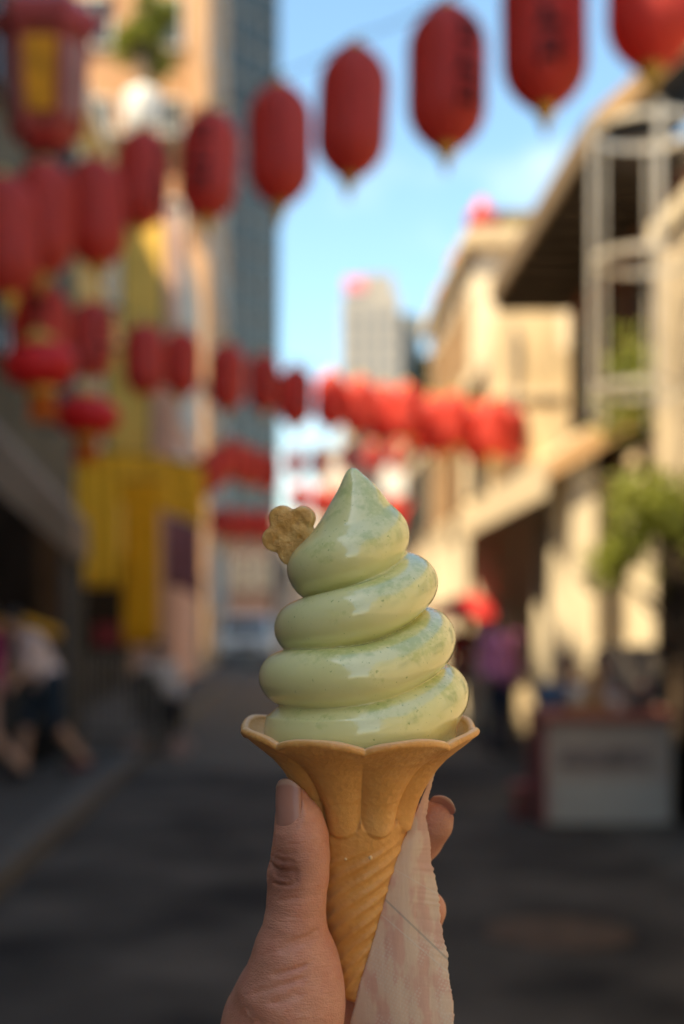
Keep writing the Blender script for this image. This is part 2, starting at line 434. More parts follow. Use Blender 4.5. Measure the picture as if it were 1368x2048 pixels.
for z in (3.3, 4.3): MB().box(2.86, 2.949, 10.17, 10.23, z, z + .06).build('bracket', steel, lad)

# ------------------------------------------------------------------ left side of the street
h = House('tall_block', 'tall grey brown block just outside the left edge', -14, -3.4, .5, 15.4, 14.2, left_r)
h.part('shade_block', -14, -3.5, 1.5, 5.5, 14.2, 15.4, left_r)  # unseen extra height added to keep the nearest lanterns in shade
for k in range(6):
    for z in (4.2, 7.4, 10.6): h.win('E', 1 + k * 2.4, 2.2 + k * 2.4, z, z + 1.8)
h = House('low_bounce_block', 'unseen grey brown block on the left, kept low for bounced sunlight', -14, -3.4, -16, .49, 9.4, left_r)  # unseen, height cut so sun reaches the right wall and bounces back
for k in range(5):
    for z in (1.2, 4.2, 7.2): h.win('E', -14 + k * 2.8, -12.6 + k * 2.8, z, z + 1.6)
olive = mat('olive_brown_render', (0.10, 0.085, 0.055), 0.85, 0.3, 0.5)
h = House('olive_shophouse', 'dark olive brown shophouse with dark shop openings behind the hanging lanterns', -12, -3.4, 15.5, 22.4, 9.8, olive)
for z in (4.6, 7.6):
    for k in range(3): h.win('E', 15.9 + k * 2.2, 17.3 + k * 2.2, z, z + 1.3, frame_d)
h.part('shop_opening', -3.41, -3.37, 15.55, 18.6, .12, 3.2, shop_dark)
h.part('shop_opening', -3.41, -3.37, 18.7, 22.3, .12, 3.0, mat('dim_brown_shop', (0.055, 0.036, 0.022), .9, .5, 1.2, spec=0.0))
yel = mat('ochre_yellow_render', (0.52, 0.34, 0.10), 0.8, 0.2, 0.6)
h = House('ochre_shophouse', 'ochre yellow shophouse behind the yellow banners', -12, -3.5, 22.5, 31, 10.4, yel)
for z in (4.4, 7.6):
    for k in range(4): h.win('E', 23.1 + k * 2.0, 24.2 + k * 2.0, z, z + 1.6, frame_w)
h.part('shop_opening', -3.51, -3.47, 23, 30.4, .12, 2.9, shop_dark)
h.part('cornice', -12, -3.35, 22.45, 31, 10.0, 10.4, creamw)
blue_gl = mat('pale_blue_glass', (0.22, 0.42, 0.50), 0.15, 0.12, 0.5)
h = House('blue_glass_house', 'narrow building with pale blue glass front and pink piers', -12, -2.55, 31.2, 38.4, 10.5, mat('pink_render', (0.55, 0.33, 0.25), 0.8, 0.12, 0.6))
for k in range(4):
    for z in (3.6, 6.0, 8.2): h.win('E', 31.9 + k * 1.6, 33.2 + k * 1.6, z, z + 1.9, frame_w, blue_gl)
orange = mat('orange_render', (0.44, 0.25, 0.135), 0.85, 0.14, 0.25)
h = House('orange_block', 'tall sunlit orange block rising behind the ochre shophouse', -11, -2.55, 42, 56, 30, orange)
h.part('pier', -2.95, -2.50, 41.8, 41.99, 0, 30, mat('light_orange_pier', (0.50, 0.31, 0.18), .85, .1, .4))
for z in (12.5, 15.5, 18.5, 21.5, 24.5):
    for k in range(3): h.win('S', -8.6 + k * 2.1, -7.4 + k * 2.1, z, z + 1.5, frame_w)
    for k in range(5): h.win('E', 43 + k * 2.6, 44.6 + k * 2.6, z, z + 1.6, frame_w)
for z in (2, 5, 8): 
    for k in range(4): h.win('E', 43 + k * 3.1, 44.9 + k * 3.1, z, z + 1.9, frame_w)
# roof-top water tank
tk = empty('water_tank', W(286, 298, 26.5), 'round pale water tank catching the sun on the ochre roof', 'water tank')
b = wpos(tk)
white = mat('white_painted_metal', (0.85, 0.84, 0.80), 0.35, 0.06, 3)
MB().lathe([(.33, .35), (.36, .4), (.36, .95), (.30, 1.06), (.1, 1.12), (.1, 1.18)], b, 24).build('tank', mat('grey_white_tank', (.48, .47, .45), .5, .1, 3), tk, True)
for a in range(4):
    x, y = b.x + .28 * math.cos(a * math.pi / 2 + .4), b.y + .28 * math.sin(a * math.pi / 2 + .4)
    MB().box(x - .03, x + .03, y - .03, y + .03, b.z - .0, b.z + .36).build('leg', frame_d, tk)
pl_z = b.z
tp = empty('roof_hut', (b.x, b.y, 10.4), 'grey stair hut on the ochre roof under the white tank', 'roof hut')
box('wall', b.x - .9, b.x + .7, b.y - .8, b.y + 1.6, 10.4, pl_z, mat('pale_grey_render', (.42, .38, .33), .8, .15, 1), tp)

# left awning seen end-on, its post and shop blind
la = empty('shop_awning', (-2.7, 14.5, 2.4), 'dusty beige awning sloping down from the left edge', 'awning')
bcan = mat('dusty_beige_canvas', (0.25, 0.185, 0.135), 0.85, 0.14, 2, transl=.08)
MB().prism([(-3.38, 3.96), (-1.97, 2.42), (-1.97, 2.46), (-3.38, 4.0)], 12.8, 13.7).build('canopy', bcan, la)
MB().prism([(-3.38, 3.30), (-1.97, 2.10), (-1.97, 2.418), (-3.38, 3.958)], 12.78, 12.80).build('end_cheek', bcan, la)
MB().box(-1.995, -1.965, 12.80, 13.7, 2.10, 2.419).build('valance', bcan, la)
for y_ in (12.95, 13.6):
    MB().box(-2.10, -2.0, y_ - .05, y_ + .05, .12, 2.44).build('post', frame_d, la)

# yellow cloths and signs
ycl = mat('golden_yellow_cloth', (0.95, 0.50, 0.04), 0.75, 0.10, 3, transl=.08, stretch=(4, 4, .6))
ydk = mat('deep_gold_cloth', (0.90, 0.42, 0.02), 0.75, 0.12, 3, transl=.08, stretch=(4, 4, .6))
def cloth(name, label, p0, p1, z0, z1, m, cat='banner', group=None, fold=.03, drop=0.0, rod=True):
    """a hanging cloth from p0 to p1 (xy), top z1, bottom z0, with folds, real thickness and a rod"""
    e = empty(name, ((p0[0] + p1[0]) / 2, (p0[1] + p1[1]) / 2, z1), label, cat, group)
    nu, nv = 24, 10; d = Vector((p1[0] - p0[0], p1[1] - p0[1], 0)); nrm = Vector((-d.y, d.x, 0)).normalized()
    V = []; F = []
    for s_ in (0, 1):
        for j in range(nv + 1):
            for i in range(nu + 1):
                u, v = i / nu, j / nv
                f = fold * math.sin(u * 19 + 1.3 * v) * (0.3 + .7 * (1 - v)) + (s_ - .5) * .012
                zz = z0 + (z1 - z0) * v - drop * (u ** 2) * (1 - v * .3)
                V.append(Vector((p0[0] + d.x * u, p0[1] + d.y * u, zz)) + nrm * f)
    M_ = (nu + 1) * (nv + 1)
    for j in range(nv):
        for i in range(nu):
            a = j * (nu + 1) + i
            F.append((a, a + 1, a + nu + 2, a + nu + 1)); F.append((a + M_, a + M_ + nu + 1, a + M_ + nu + 2, a + M_ + 1))
    for i in range(nu):
        F.append((i + 1, i, i + M_, i + 1 + M_))
    mesh_obj('cloth', V, F, m, e, True)
    if rod: MB().tube([(p0[0] - .06, p0[1], z1 + .01), (p1[0] + .06, p1[1], z1 + .01 - drop * .6)], .016, 6).build('rod', frame_d, e)
    return e
cloth('hanging_banner', 'broad yellow cloth banner nearest the left awning post', W(150, 900, 17)[:2], W(240, 900, 17)[:2], W(0, 1175, 17).z, W(0, 905, 17).z, ycl, group='yellow banners on the left')
cloth('hanging_banner', 'narrow deep gold banner hanging low beside the broad yellow one', W(246, 900, 18)[:2], W(318, 900, 18)[:2], W(0, 1290, 18).z, W(0, 960, 18).z, ydk, group='yellow banners on the left')
cloth('yellow_valance', 'wide yellow cloth valance drooping to the right above the gold banner', W(215, 900, 19)[:2], W(408, 900, 19)[:2], W(0, 1005, 19).z, W(0, 900, 19).z, ycl, 'valance', drop=.35)
sg = mat('faded_yellow_sign', (0.75, 0.48, 0.11), .7, .15, 1.5)
for (x0, x1, ya, yb, d, lab) in [(248, 326, 440, 660, 21, 'upper faded yellow upright sign board on the left shophouses'), (215, 300, 700, 905, 19.5, 'lower yellow upright sign board above the broad yellow banner')]:
    a, c = W(x0, yb, d), W(x1, ya, d)
    e = empty('shop_sign', ((a.x + c.x) / 2, d, a.z), lab, 'sign')
    box('board', a.x, c.x, d - .04, d + .04, a.z, c.z, sg, e)
    fr = MB(); fr.box(a.x - .04, a.x - .001, d - .06, d + .06, a.z, c.z); fr.box(c.x + .001, c.x + .04, d - .06, d + .06, a.z, c.z)
    fr.box(a.x - .04, c.x + .04, d - .06, d + .06, c.z + .001, c.z + .05); fr.box(a.x - .04, c.x + .04, d - .06, d + .06, a.z - .05, a.z - .001)
    fr.build('frame', frame_d, e)
    MB().box(-3.5, a.x - .041, d - .03, d + .03, a.z + .3, a.z + .36).build('bracket', frame_d, e)
    MB().box(-3.5, a.x - .041, d - .03, d + .03, c.z - .36, c.z - .3).build('bracket', frame_d, e)
cloth('hanging_banner', 'mauve patterned cloth hanging below the yellow valance', W(330, 1000, 21)[:2], W(402, 1000, 21)[:2], W(0, 1170, 21).z, W(0, 1035, 21).z, mat('mauve_cloth', (.30, .13, .14), .8, .3, 5), group=None, drop=.25)
e = empty('stone_post', W(383, 1345, 40) * 1.0, 'pale square stone post on the left far pavement', 'post'); e.location.z = .12
p = W(383, 1345, 38)
e.location = (p.x, 38, .12)
box('shaft', p.x - .3, p.x + .3, 37.7, 38.3, .35, 2.6, cream, e); box('plinth', p.x - .38, p.x + .38, 37.62, 38.38, .12, .35, beige, e); box('cap', p.x - .36, p.x + .36, 37.64, 38.36, 2.6, 2.75, cream, e)
rl = empty('metal_railing', (-2.0, 15.2, .12), 'dark metal railing on the left pavement behind the walking people', 'railing')
dkm = mat('dark_painted_metal', (.06, .055, .05), .5, .2, 3)
for k in range(12): 
    x = -2.25 + k * .075; MB().tube([(x, 15.6, .12), (x, 15.6, 1.15)], .012, 6).build('bar', mat('grey_metal_bar', (.28, .26, .24), .45, .1, 3, metal=.4), rl)
for z in (.25, 1.13): MB().box(-2.29, -1.39, 15.575, 15.625, z, z + .04).build('rail', dkm, rl)

# ------------------------------------------------------------------ far end of the street and towers
tw = empty('glass_tower', (-6, 136, 0), 'tall grey teal glass tower rising beyond the top of the picture', 'tower')
tglass = mat('teal_tower_glass', (0.05, 0.07, 0.07), 0.25, 0.35, 0.10, stretch=(1, 1, .3))
tgrey = mat('grey_tower_cladding', (0.16, 0.155, 0.14), 0.6, 0.15, 0.2)
ta = Vector((W(413, 0, 130).x, 130)); tu = Vector((.6, .8)); tn = Vector((-.8, .6)); tb = ta + tu * 10.7
def quadprism(nm, p, q, dep, z0, z1, m):
    c_ = [p, q, q + tn * dep, p + tn * dep]
    V = [(v.x, v.y, z0) for v in c_] + [(v.x, v.y, z1) for v in c_]
    return mesh_obj(nm, V, BOXF, m, tw)
quadprism('wall', ta, tb, 14, 0, 110, tgrey)
for k in range(34):
    quadprism('window_band', ta + tu * .4 - tn * .08, tb - tu * .4 - tn * .08, .079, 2 + k * 3.2, 4.4 + k * 3.2, tglass)
for k in range(6):
    quadprism('mullion', ta + tu * (.1 + k * 2.05) - tn * .22, ta + tu * (.4 + k * 2.05) - tn * .22, .139, 1, 110, tgrey)
ft = empty('apartment_tower', W(765, 1245, 250) * 1.0, 'distant pale apartment tower with a pink sign on its roof', 'tower'); ft.location.z = 0
c0 = W(765, 1245, 250)
pale = mat('pale_tower_cladding', (0.36, 0.33, 0.295), .8, .06, .05)
grey_t = mat('grey_tower_side', (0.22, 0.23, 0.22), .8, .06, .05)
xl, xm, xr = W(686, 0, 250).x, W(800, 0, 250).x, W(846, 0, 250).x
zt = W(0, 585, 250).z
box('wall', xl, xm, 250, 262, 0, zt, pale, ft); box('side_wing', xm + .01, xr, 253, 265, 0, zt - 3, grey_t, ft)
box('roof_block', xl + 3.0, xm - 1.0, 251, 260, zt, zt + 3.5, pale, ft)
pw = mat('tower_window_glass', (.16, .17, .18), .3, .1, .2)
for c in range(4):
    x = xl + .7 + c * 2.3
    for k in range(17):
        MB().box(x, x + 1.35, 249.93, 249.999, 3 + k * 3.2, 5.0 + k * 3.2).build('window', pw, ft)
box('roof_sign', xl + .2, xl + 3.8, 249.6, 249.9, zt + .2, zt + 2.6, mat('pink_red_sign', (.75, .22, .25), .5, .1, .5), ft)
for (x0, x1, yt, d, col, nm, lab) in [
    (430, 545, 1062, 66, (.11, .07, .062), 'mauve_house', 'low mauve brown house closing the street behind the van'),
    (556, 640, 1040, 68, (.52, .47, .44), 'white_house', 'low whitish house at the end of the street, left of the swirl tip'),
    (648, 720, 905, 74, (.60, .52, .46), 'pink_house', 'pinkish pale house at the end of the street behind the swirl tip'),
    (705, 838, 838, 62, (.62, .52, .38), 'tan_house', 'sunlit tan house at the end of the street on the right'),
    (838, 905, 760, 58, (.40, .34, .22), 'olive_tan_house', 'olive tan house end seen beside the tall cream house')]:
    a, c = W(x0, 1245, d), W(x1, yt, d)
    hm = mat(nm + '_render', col, .85, .15, .3)
    h = House(nm, lab, a.x, c.x, d, d + 8, c.z, hm)
    h.part('cornice', a.x - .1, c.x + .1, d - .15, d + 8, c.z + .001, c.z + .25, creamw)
    w_ = (c.x - a.x); nn = 2 if w_ < 2.2 else 3
    z = 3.2
    while z + 1.5 < c.z - .3:
        for k in range(nn):
            u = a.x + w_ * (k + .5) / nn; h.win('S', u - w_ / nn * .28, u + w_ / nn * .28, z, z + 1.4, frame_w)
        z += 2.7
# white billboard catching the sun
a, c = W(762, 990, 45), W(838, 930, 45)
bb = empty('sign_board', ((a.x + c.x) / 2, 45, 0), 'blank white sign board shining in the sun behind the swirl', 'sign')
box('board', a.x, c.x, 45, 45.06, a.z, c.z, white, bb)
for x in (a.x + .1, c.x - .16): box('post', x, x + .06, 45.07, 45.13, 0.004, c.z, dkm, bb)
a, c = W(800, 1040, 36), W(862, 1000, 36)
ra = empty('red_awning', ((a.x + c.x) / 2, 36, a.z), 'small red awning beside the far right shops', 'awning')
MB().prism([(a.x, a.z), (2.98, a.z + .45), (2.98, a.z + .5), (a.x, a.z + .05)], 35, 39).build('canopy', mat('red_canvas', (.50, .035, .03), .7, .15, 3, transl=.2), ra)
MB().box(a.x - .02, a.x, 35, 39, a.z - .25, a.z + .048).build('valance', MATS['red_canvas'], ra)

# ------------------------------------------------------------------ vegetation
def leaves(c, r, n, size, rng, flat=1.0):
    V = []; F = []
    c = np.array(c)
    cl = [(c + (rng.random(3) * 2 - 1) * np.array(r) * .75, .25 + .35 * rng.random()) for _ in range(16)]
    for i in range(n):
        cc, cr_ = cl[rng.integers(len(cl))]
        d = rng.normal(size=3); d /= np.linalg.norm(d)
        p = cc + d * cr_ * np.array(r) * rng.random() ** .5
        u = rng.normal(size=3); u /= np.linalg.norm(u); w_ = np.cross(u, rng.normal(size=3)); w_ /= np.linalg.norm(w_)
        s_ = size * (.6 + .8 * rng.random()); nn = np.cross(u, w_)
        k = len(V)
        V += [p - u * s_, p + w_ * s_ * .42 + nn * s_ * .1, p + u * s_, p - w_ * s_ * .42 + nn * s_ * .1]
        F += [(k, k + 1, k + 2), (k, k + 2, k + 3)]
    return V, F
bark = mat('bark', (.10, .07, .05), .9, .3, 8)
leafm = mat('fresh_leaf', (.15, .19, .022), .5, .4, 3, transl=.4, col2=(.30, .33, .05))
leafd = mat('dark_leaf', (.055, .075, .02), .5, .4, 3, transl=.3)
rng = np.random.default_rng(3)
def tree(name, label, base, height, crown_c, crown_r, n, size, m):
    e = empty(name, base, label, 'tree')
    b = Vector(base); c = Vector(crown_c)
    pts = [b, b.lerp(c, .4) + Vector((.05, .03, 0)), b.lerp(c, .8), c]
    tr = MB().tube(pts, [height * .03, height * .024, height * .018, height * .01], 8)
    for k in range(6):
        a = k * 1.05; q = b.lerp(c, .55 + .06 * k)
        tr.tube([q, q + Vector((math.cos(a) * crown_r[0] * .4, math.sin(a) * crown_r[1] * .4, crown_r[2] * .25)), q + Vector((math.cos(a) * crown_r[0] * .75, math.sin(a) * crown_r[1] * .75, crown_r[2] * .5))], [height * .012, height * .008, height * .004], 6)
    tr.build('trunk', bark, e, True)
    V, F = leaves(crown_c, crown_r, n, size, rng)
    mesh_obj('crown', V, F, m, e)
tree('street_tree', 'leafy green small tree at the right edge beside the counter', (2.92, 10.9, .008), 2.6, (2.86, 10.6, 2.12), (.58, .6, .62), 2000, .05, leafm)
tree('climbing_shrub', 'loose yellow green sprays growing over the right awning', (3.35, 12.1, .008), 3.6, (2.95, 11.9, 3.45), (.62, .45, .42), 800, .05, leafm)
p = W(285, 75, 40); tree('roof_side_tree', 'olive green treetop in front of the tall orange block', (p.x, 40.0, 0), 16, (p.x, 40.0, p.z), (1.0, 1.0, 1.1), 1500, .16, leafm)
p = W(850, 720, 55); tree('far_tree', 'small olive tree between the cream house and the distant tower', (p.x, 55, 0), 10, (p.x, 55, p.z - .6), (.5, .8, 1.0), 900, .14, leafd)

# ------------------------------------------------------------------ van
vp = W(492, 1330, 49)
van = empty('parked_van', (vp.x, 49, .004), 'white van parked at the far end of the street', 'van')
vm = mat('white_van_paint', (.85, .84, .80), .3, .05, 2, coat=.6)
x0, x1 = vp.x - .95, vp.x + .95
MB().add([(x0, 49, .45), (x1, 49, .45), (x1, 53.6, .45), (x0, 53.6, .45), (x0, 49.0, 1.0), (x1, 49.0, 1.0), (x1, 53.6, 1.05), (x0, 53.6, 1.05),
          (x0 + .12, 49.7, 1.72), (x1 - .12, 49.7, 1.72), (x1 - .1, 53.5, 1.78), (x0 + .1, 53.5, 1.78)],
         [(0, 3, 2, 1), (0, 1, 5, 4), (1, 2, 6, 5), (2, 3, 7, 6), (3, 0, 4, 7), (4, 5, 9, 8), (5, 6, 10, 9), (6, 7, 11, 10), (7, 4, 8, 11), (8, 9, 10, 11)]).build('body', vm, van)
MB().add([(x0 + .14, 49.07, 1.09), (x1 - .14, 49.07, 1.09), (x1 - .24, 49.57, 1.63), (x0 + .24, 49.57, 1.63)], [(0, 1, 2, 3)]).build('windscreen', glass_d, van)
for x in (x0 + .02, x1 - .3): MB().box(x, x + .28, 48.97, 49.0 - .002, .72, .9).build('headlight', mat('headlight_glass', (.8, .8, .75), .1, .05, 3), van)
MB().box(x0 + .5, x1 - .5, 48.965, 48.998, .62, .78).build('grille', frame_d, van); MB().box(x0 - .02, x1 + .02, 48.93, 48.998, .36, .56).build('bumper', mat('grey_bumper', (.2, .2, .2), .6, .1, 3), van)
for x in (x0 + .05, x1 - .25):
    for y in (49.9, 52.6):
        V = []; 
        MB().tube([(x, y, .33), (x + .2, y, .33)], .33, 18).build('wheel', mat('tyre_rubber', (.02, .02, .02), .8, .1, 3), van)

# ------------------------------------------------------------------ people (one continuous body each, clothes as children)
SKIN = mat('skin_tone', (.48, .28, .19), .55, .08, 6)
HAIR = mat('dark_hair', (.025, .018, .014), .5, .2, 10)
def person(label, base, yaw, J, colors, hgt=1.68, group=None, short_leg=False, short_arm=False, long_hair=False):
    """J: joint positions for a 1.7 m figure standing at the origin facing -y"""
    e = empty('person', base, label, 'person', group)
    s = hgt / 1.70; ry = Matrix.Rotation(yaw, 3, 'Z')
    j = {k: np.array(ry @ (Vector(v) * s) + Vector(base), np.float32) for k, v in J.items()}
    A = np.array(list(j.values())); lo, hi = A.min(0) - .2, A.max(0) + .22
    st = .018
    xs, ys, zs = [np.arange(lo[q], hi[q], st) for q in range(3)]
    P = grid(xs, ys, zs)
    def c(a, b, ra, rb): return cap_sdf(P, j[a], j[b], ra * s, rb * s)
    def fin(nm, f, m, it=2):
        V, F = surface_nets(xs, ys, zs, f)
        if len(F): mesh_obj(nm, relax(V, F, it), F, m, e, True)
    torso = smin(smin(c('pelvis', 'chest', .125, .135), c('shl', 'shr', .065, .065), .08), c('hipl', 'hipr', .10, .10), .06)
    legs = np.minimum(smin(c('hipl', 'kneel', .088, .058), c('kneel', 'ankl', .056, .037), .03), smin(c('hipr', 'kneer', .088, .058), c('kneer', 'ankr', .056, .037), .03))
    arms = np.minimum(smin(c('shl', 'elbl', .050, .040), c('elbl', 'hanl', .038, .028), .02), smin(c('shr', 'elbr', .050, .040), c('elbr', 'hanr', .038, .028), .02))
    hands = np.minimum(ell_sdf(P, j['hanl'], (.042 * s, .03 * s, .07 * s)), ell_sdf(P, j['hanr'], (.042 * s, .03 * s, .07 * s)))
    head = smin(ell_sdf(P, j['head'], (.078 * s, .095 * s, .115 * s)), cap_sdf(P, j['neck'], j['head'], .052 * s, .05 * s), .02)
    fw = np.array(ry @ Vector((0, -1, 0)), np.float32); sd = np.array(ry @ Vector((1, 0, 0)), np.float32); up = np.array((0, 0, 1), np.float32)
    head = smin(head, cap_sdf(P, j['head'] + fw * .085 * s + up * .01, j['head'] + fw * .105 * s - up * .02, .012, .016), .015)
    for q in (-1, 1): head = smin(head, ell_sdf(P, j['head'] + sd * q * .08 * s, (.018, .018, .032)), .01)
    body = smin(smin(smin(torso, head, .04), legs, .04), smin(arms, hands, .02), .03)
    fin('body', body, SKIN)
    hairf = np.maximum(ell_sdf(P, j['head'] - fw * .012 * s + up * .015, (.092 * s, .108 * s, .122 * s)),
                       ((P - j['head']) @ fw) * .8 - ((P - j['head']) @ up) - .01)
    if long_hair: hairf = smin(hairf, ell_sdf(P, j['head'] - fw * .06 * s - up * .1, (.085 * s, .06 * s, .14 * s)), .03)
    fin('hair', hairf, HAIR)
    sl = smin(c('shl', 'elbl', .062, .054), c('shr', 'elbr', .062, .054), .01)
    if not short_arm: sl = smin(sl, smin(c('elbl', 'hanl', .052, .04), c('elbr', 'hanr', .052, .04), .01), .02)
    wrist = np.minimum(np.linalg.norm(P - j['hanl'], axis=-1), np.linalg.norm(P - j['hanr'], axis=-1))
    top = smin(torso - .018, sl, .04); top = np.maximum(top, .085 * s - wrist); top = np.maximum(top, .09 * s - np.linalg.norm(P - j['neck'] - up * .045, axis=-1))
    fin('shirt', top, colors[0])
    kn = smin(c('hipl', 'kneel', .102, .074), c('hipr', 'kneer', .102, .074), .01)
    if not short_leg: kn = smin(kn, smin(c('kneel', 'ankl', .072, .056), c('kneer', 'ankr', .072, .056), .01), .02)
    tro = smin(c('hipl', 'hipr', .118, .118), kn, .05)
    fin('shorts' if short_leg else 'trousers', tro, colors[1])
    for a in ('ankl', 'ankr'):
        f = np.maximum(cap_sdf(P, j[a] + up * (-.035) * s, j[a] + fw * .15 * s - up * .04 * s, .045 * s, .035 * s), j[a][2] - .078 * s - P[..., 2])
        fin('shoe', f, colors[2])
    return e
stand = dict(pelvis=(0, 0, .95), chest=(0, .01, 1.28), neck=(0, .01, 1.44), head=(0, -.02, 1.585), shl=(-.17, .01, 1.37), shr=(.17, .01, 1.37),
             elbl=(-.23, .03, 1.10), elbr=(.23, .03, 1.10), hanl=(-.23, -.06, .84), hanr=(.23, -.06, .84), hipl=(-.09, 0, .92), hipr=(.09, 0, .92),
             kneel=(-.10, -.02, .50), kneer=(.10, -.02, .50), ankl=(-.11, .02, .08), ankr=(.11, .02, .08))
walk = dict(stand, pelvis=(0, 0, .93), kneel=(-.10, -.16, .52), ankl=(-.10, -.22, .08), kneer=(.10, .05, .50), ankr=(.10, .34, .16), elbl=(-.24, .12, 1.12), hanl=(-.24, .02, .88),
            elbr=(.24, -.06, 1.10), hanr=(.22, -.22, .93))
lean = dict(walk, chest=(.0, -.16, 1.21), neck=(0, -.24, 1.34), head=(0, -.34, 1.43), shl=(-.17, -.2, 1.28), shr=(.17, -.2, 1.28), elbl=(-.23, -.26, 1.02), elbr=(.23, -.26, 1.02), hanl=(-.18, -.42, .88), hanr=(.18, -.42, .88))
sit = dict(pelvis=(0, 0, .52), chest=(0, -.02, .86), neck=(0, -.04, 1.02), head=(0, -.07, 1.165), shl=(-.17, -.02, .95), shr=(.17, -.02, .95), elbl=(-.22, -.08, .70), elbr=(.22, -.08, .70),
           hanl=(-.12, -.32, .62), hanr=(.12, -.32, .62), hipl=(-.09, 0, .50), hipr=(.09, 0, .50), kneel=(-.12, -.42, .50), kneer=(.12, -.42, .50), ankl=(-.12, -.40, .08), ankr=(.12, -.40, .08))
def clo(n, c): return mat(n, c, .85, .15, 8)
den = clo('dark_denim', (.025, .035, .06)); shoe = clo('dark_shoe', (.03, .025, .025))
p = W(1002, 1510, 16.0); person('person in a purple shirt and dark jeans standing under the awning', (p.x, 16, .008), R(20), stand, (clo('purple_shirt', (.70, .25, .45)), den, shoe), 1.63, long_hair=True)
p = W(95, 0, 12.6); person('person in a pale shirt and navy shorts walking past on the left', (p.x, 12.6, .12), R(-60), lean, (clo('pale_pink_shirt', (.66, .52, .48)), clo('navy_shorts', (.02, .035, .055)), clo('maroon_shoe', (.12, .03, .035))), 1.62, short_leg=True, short_arm=True)
p = W(0, 0, 12.0); person('person in a pink top half cut off by the left edge', (p.x - .12, 12.0, .12), R(-80), walk, (clo('magenta_top', (.32, .05, .14)), clo('peach_shorts', (.40, .25, .2)), shoe), 1.55, short_leg=True, short_arm=True)
p = W(318, 0, 17.0); person('person in a pale grey top seated on the left pavement', (p.x, 17.0, .0), R(15), sit, (clo('pale_grey_top', (.6, .52, .46)), clo('black_trousers', (.012, .012, .014)), shoe), 1.7)
p = W(1142, 0, 11.4); person('person in a blue shirt seated behind the market counter', (p.x - .03, 11.5, .008), R(0), sit, (clo('slate_blue_shirt', (.07, .11, .18)), den, shoe), 1.66)
p = W(1205, 0, 11.25); person('person in a white shirt seated behind the market counter', (p.x + .04, 11.45, .008), R(0), sit, (clo('white_shirt', (.58, .52, .50)), den, shoe), 1.70)
p = W(925, 0, 20.0); person('person in a red top standing farther back under the red parasol', (p.x, 20, .008), R(-20), stand, (clo('red_top', (.45, .03, .03)), clo('sand_trousers', (.42, .33, .24)), shoe), 1.6, short_arm=True)

# stools for the seated
stoolm = mat('black_plastic', (.012, .012, .013), .5, .1, 5)
def stool(x, y, z, label, m, hh=.42):
    e = empty('stool', (x, y, z), label, 'stool', 'stools')
    MB().lathe([(.15, hh - .03), (.165, hh - .02), (.165, hh), (.15, hh + .01)], (x, y, z), 18).build('seat', m, e)
    for a in range(4):
        c_, s_ = math.cos(a * math.pi / 2 + .78), math.sin(a * math.pi / 2 + .78)
        MB().tube([(x + c_ * .11, y + s_ * .11, z + hh - .025), (x + c_ * .16, y + s_ * .16, z)], .016, 6).build('leg', m, e)
p = W(318, 0, 17.0); stool(p.x, 17.0, .004 if p.x > -1.6 else .12, 'black stool under the seated person on the left', stoolm, .40 if p.x > -1.6 else .30)
p = W(1142, 0, 11.4); stool(p.x - .03, 11.5, .008, 'dark stool under the person in the blue shirt', stoolm, .40)
p = W(1205, 0, 11.25); stool(p.x + .04, 11.45, .008, 'dark stool under the person in the white shirt', stoolm, .40)
redpl = mat('red_plastic', (.30, .02, .025), .4, .15, 5)
p = W(1062, 1600, 10.9); stool(p.x, 10.9, .004, 'small red plastic stool left of the market counter', redpl, .25)

# left vendor cart and a small red sign, goods on the counter
vc = empty('vendor_cart', (-2.75, 14.2, .12), 'dark vendor cart with a yellow top at the left edge', 'cart')
box('body', -3.1, -2.36, 13.9, 14.5, .42, 1.0, dkm, vc); box('top', -3.14, -2.30, 13.86, 14.54, 1.0, 1.06, ydk, vc)
MB().prism([(-3.2, 1.34), (-2.75, 1.52), (-2.24, 1.34), (-2.24, 1.38), (-2.75, 1.56), (-3.2, 1.38)], 13.8, 14.6).build('canopy', ydk, vc)
for x in (-3.1, -2.36):
    for y in (13.92, 14.48): MB().tube([(x, y, 1.06), (x, y, 1.36)], .012, 6).build('post', dkm, vc)
for x in (-3.0, -2.46):
    for y in (13.87, 14.53): MB().tube([(x, y - .02, .30), (x, y + .02, .30)], .18, 16).build('wheel', MATS['tyre_rubber'], vc)
a, c = W(190, 1292, 19.8), W(243, 1246, 19.8)
rs = empty('standing_sign', ((a.x + c.x) / 2, 19.8, .12), 'small dark red standing sign below the yellow banners', 'sign')
box('board', a.x, c.x, 19.77, 19.81, a.z, c.z, redpl, rs)
for x in (a.x + .02, c.x - .05): box('leg', x, x + .03, 19.78, 19.80, .12, a.z, dkm, rs)
JC = [('white jar with a red lid on the left of the counter', 'white_jar_glaze', (.6, .56, .5), .30), ('tall amber jar on the counter in front of the blue shirt', 'amber_jar_glass', (.35, .16, .03), .44),
      ('squat pale jar on the counter in front of the white shirt', 'pale_jar_glaze', (.5, .42, .36), .62), ('dark jar at the right end of the counter', 'dark_jar_glaze', (.08, .06, .05), .82)]
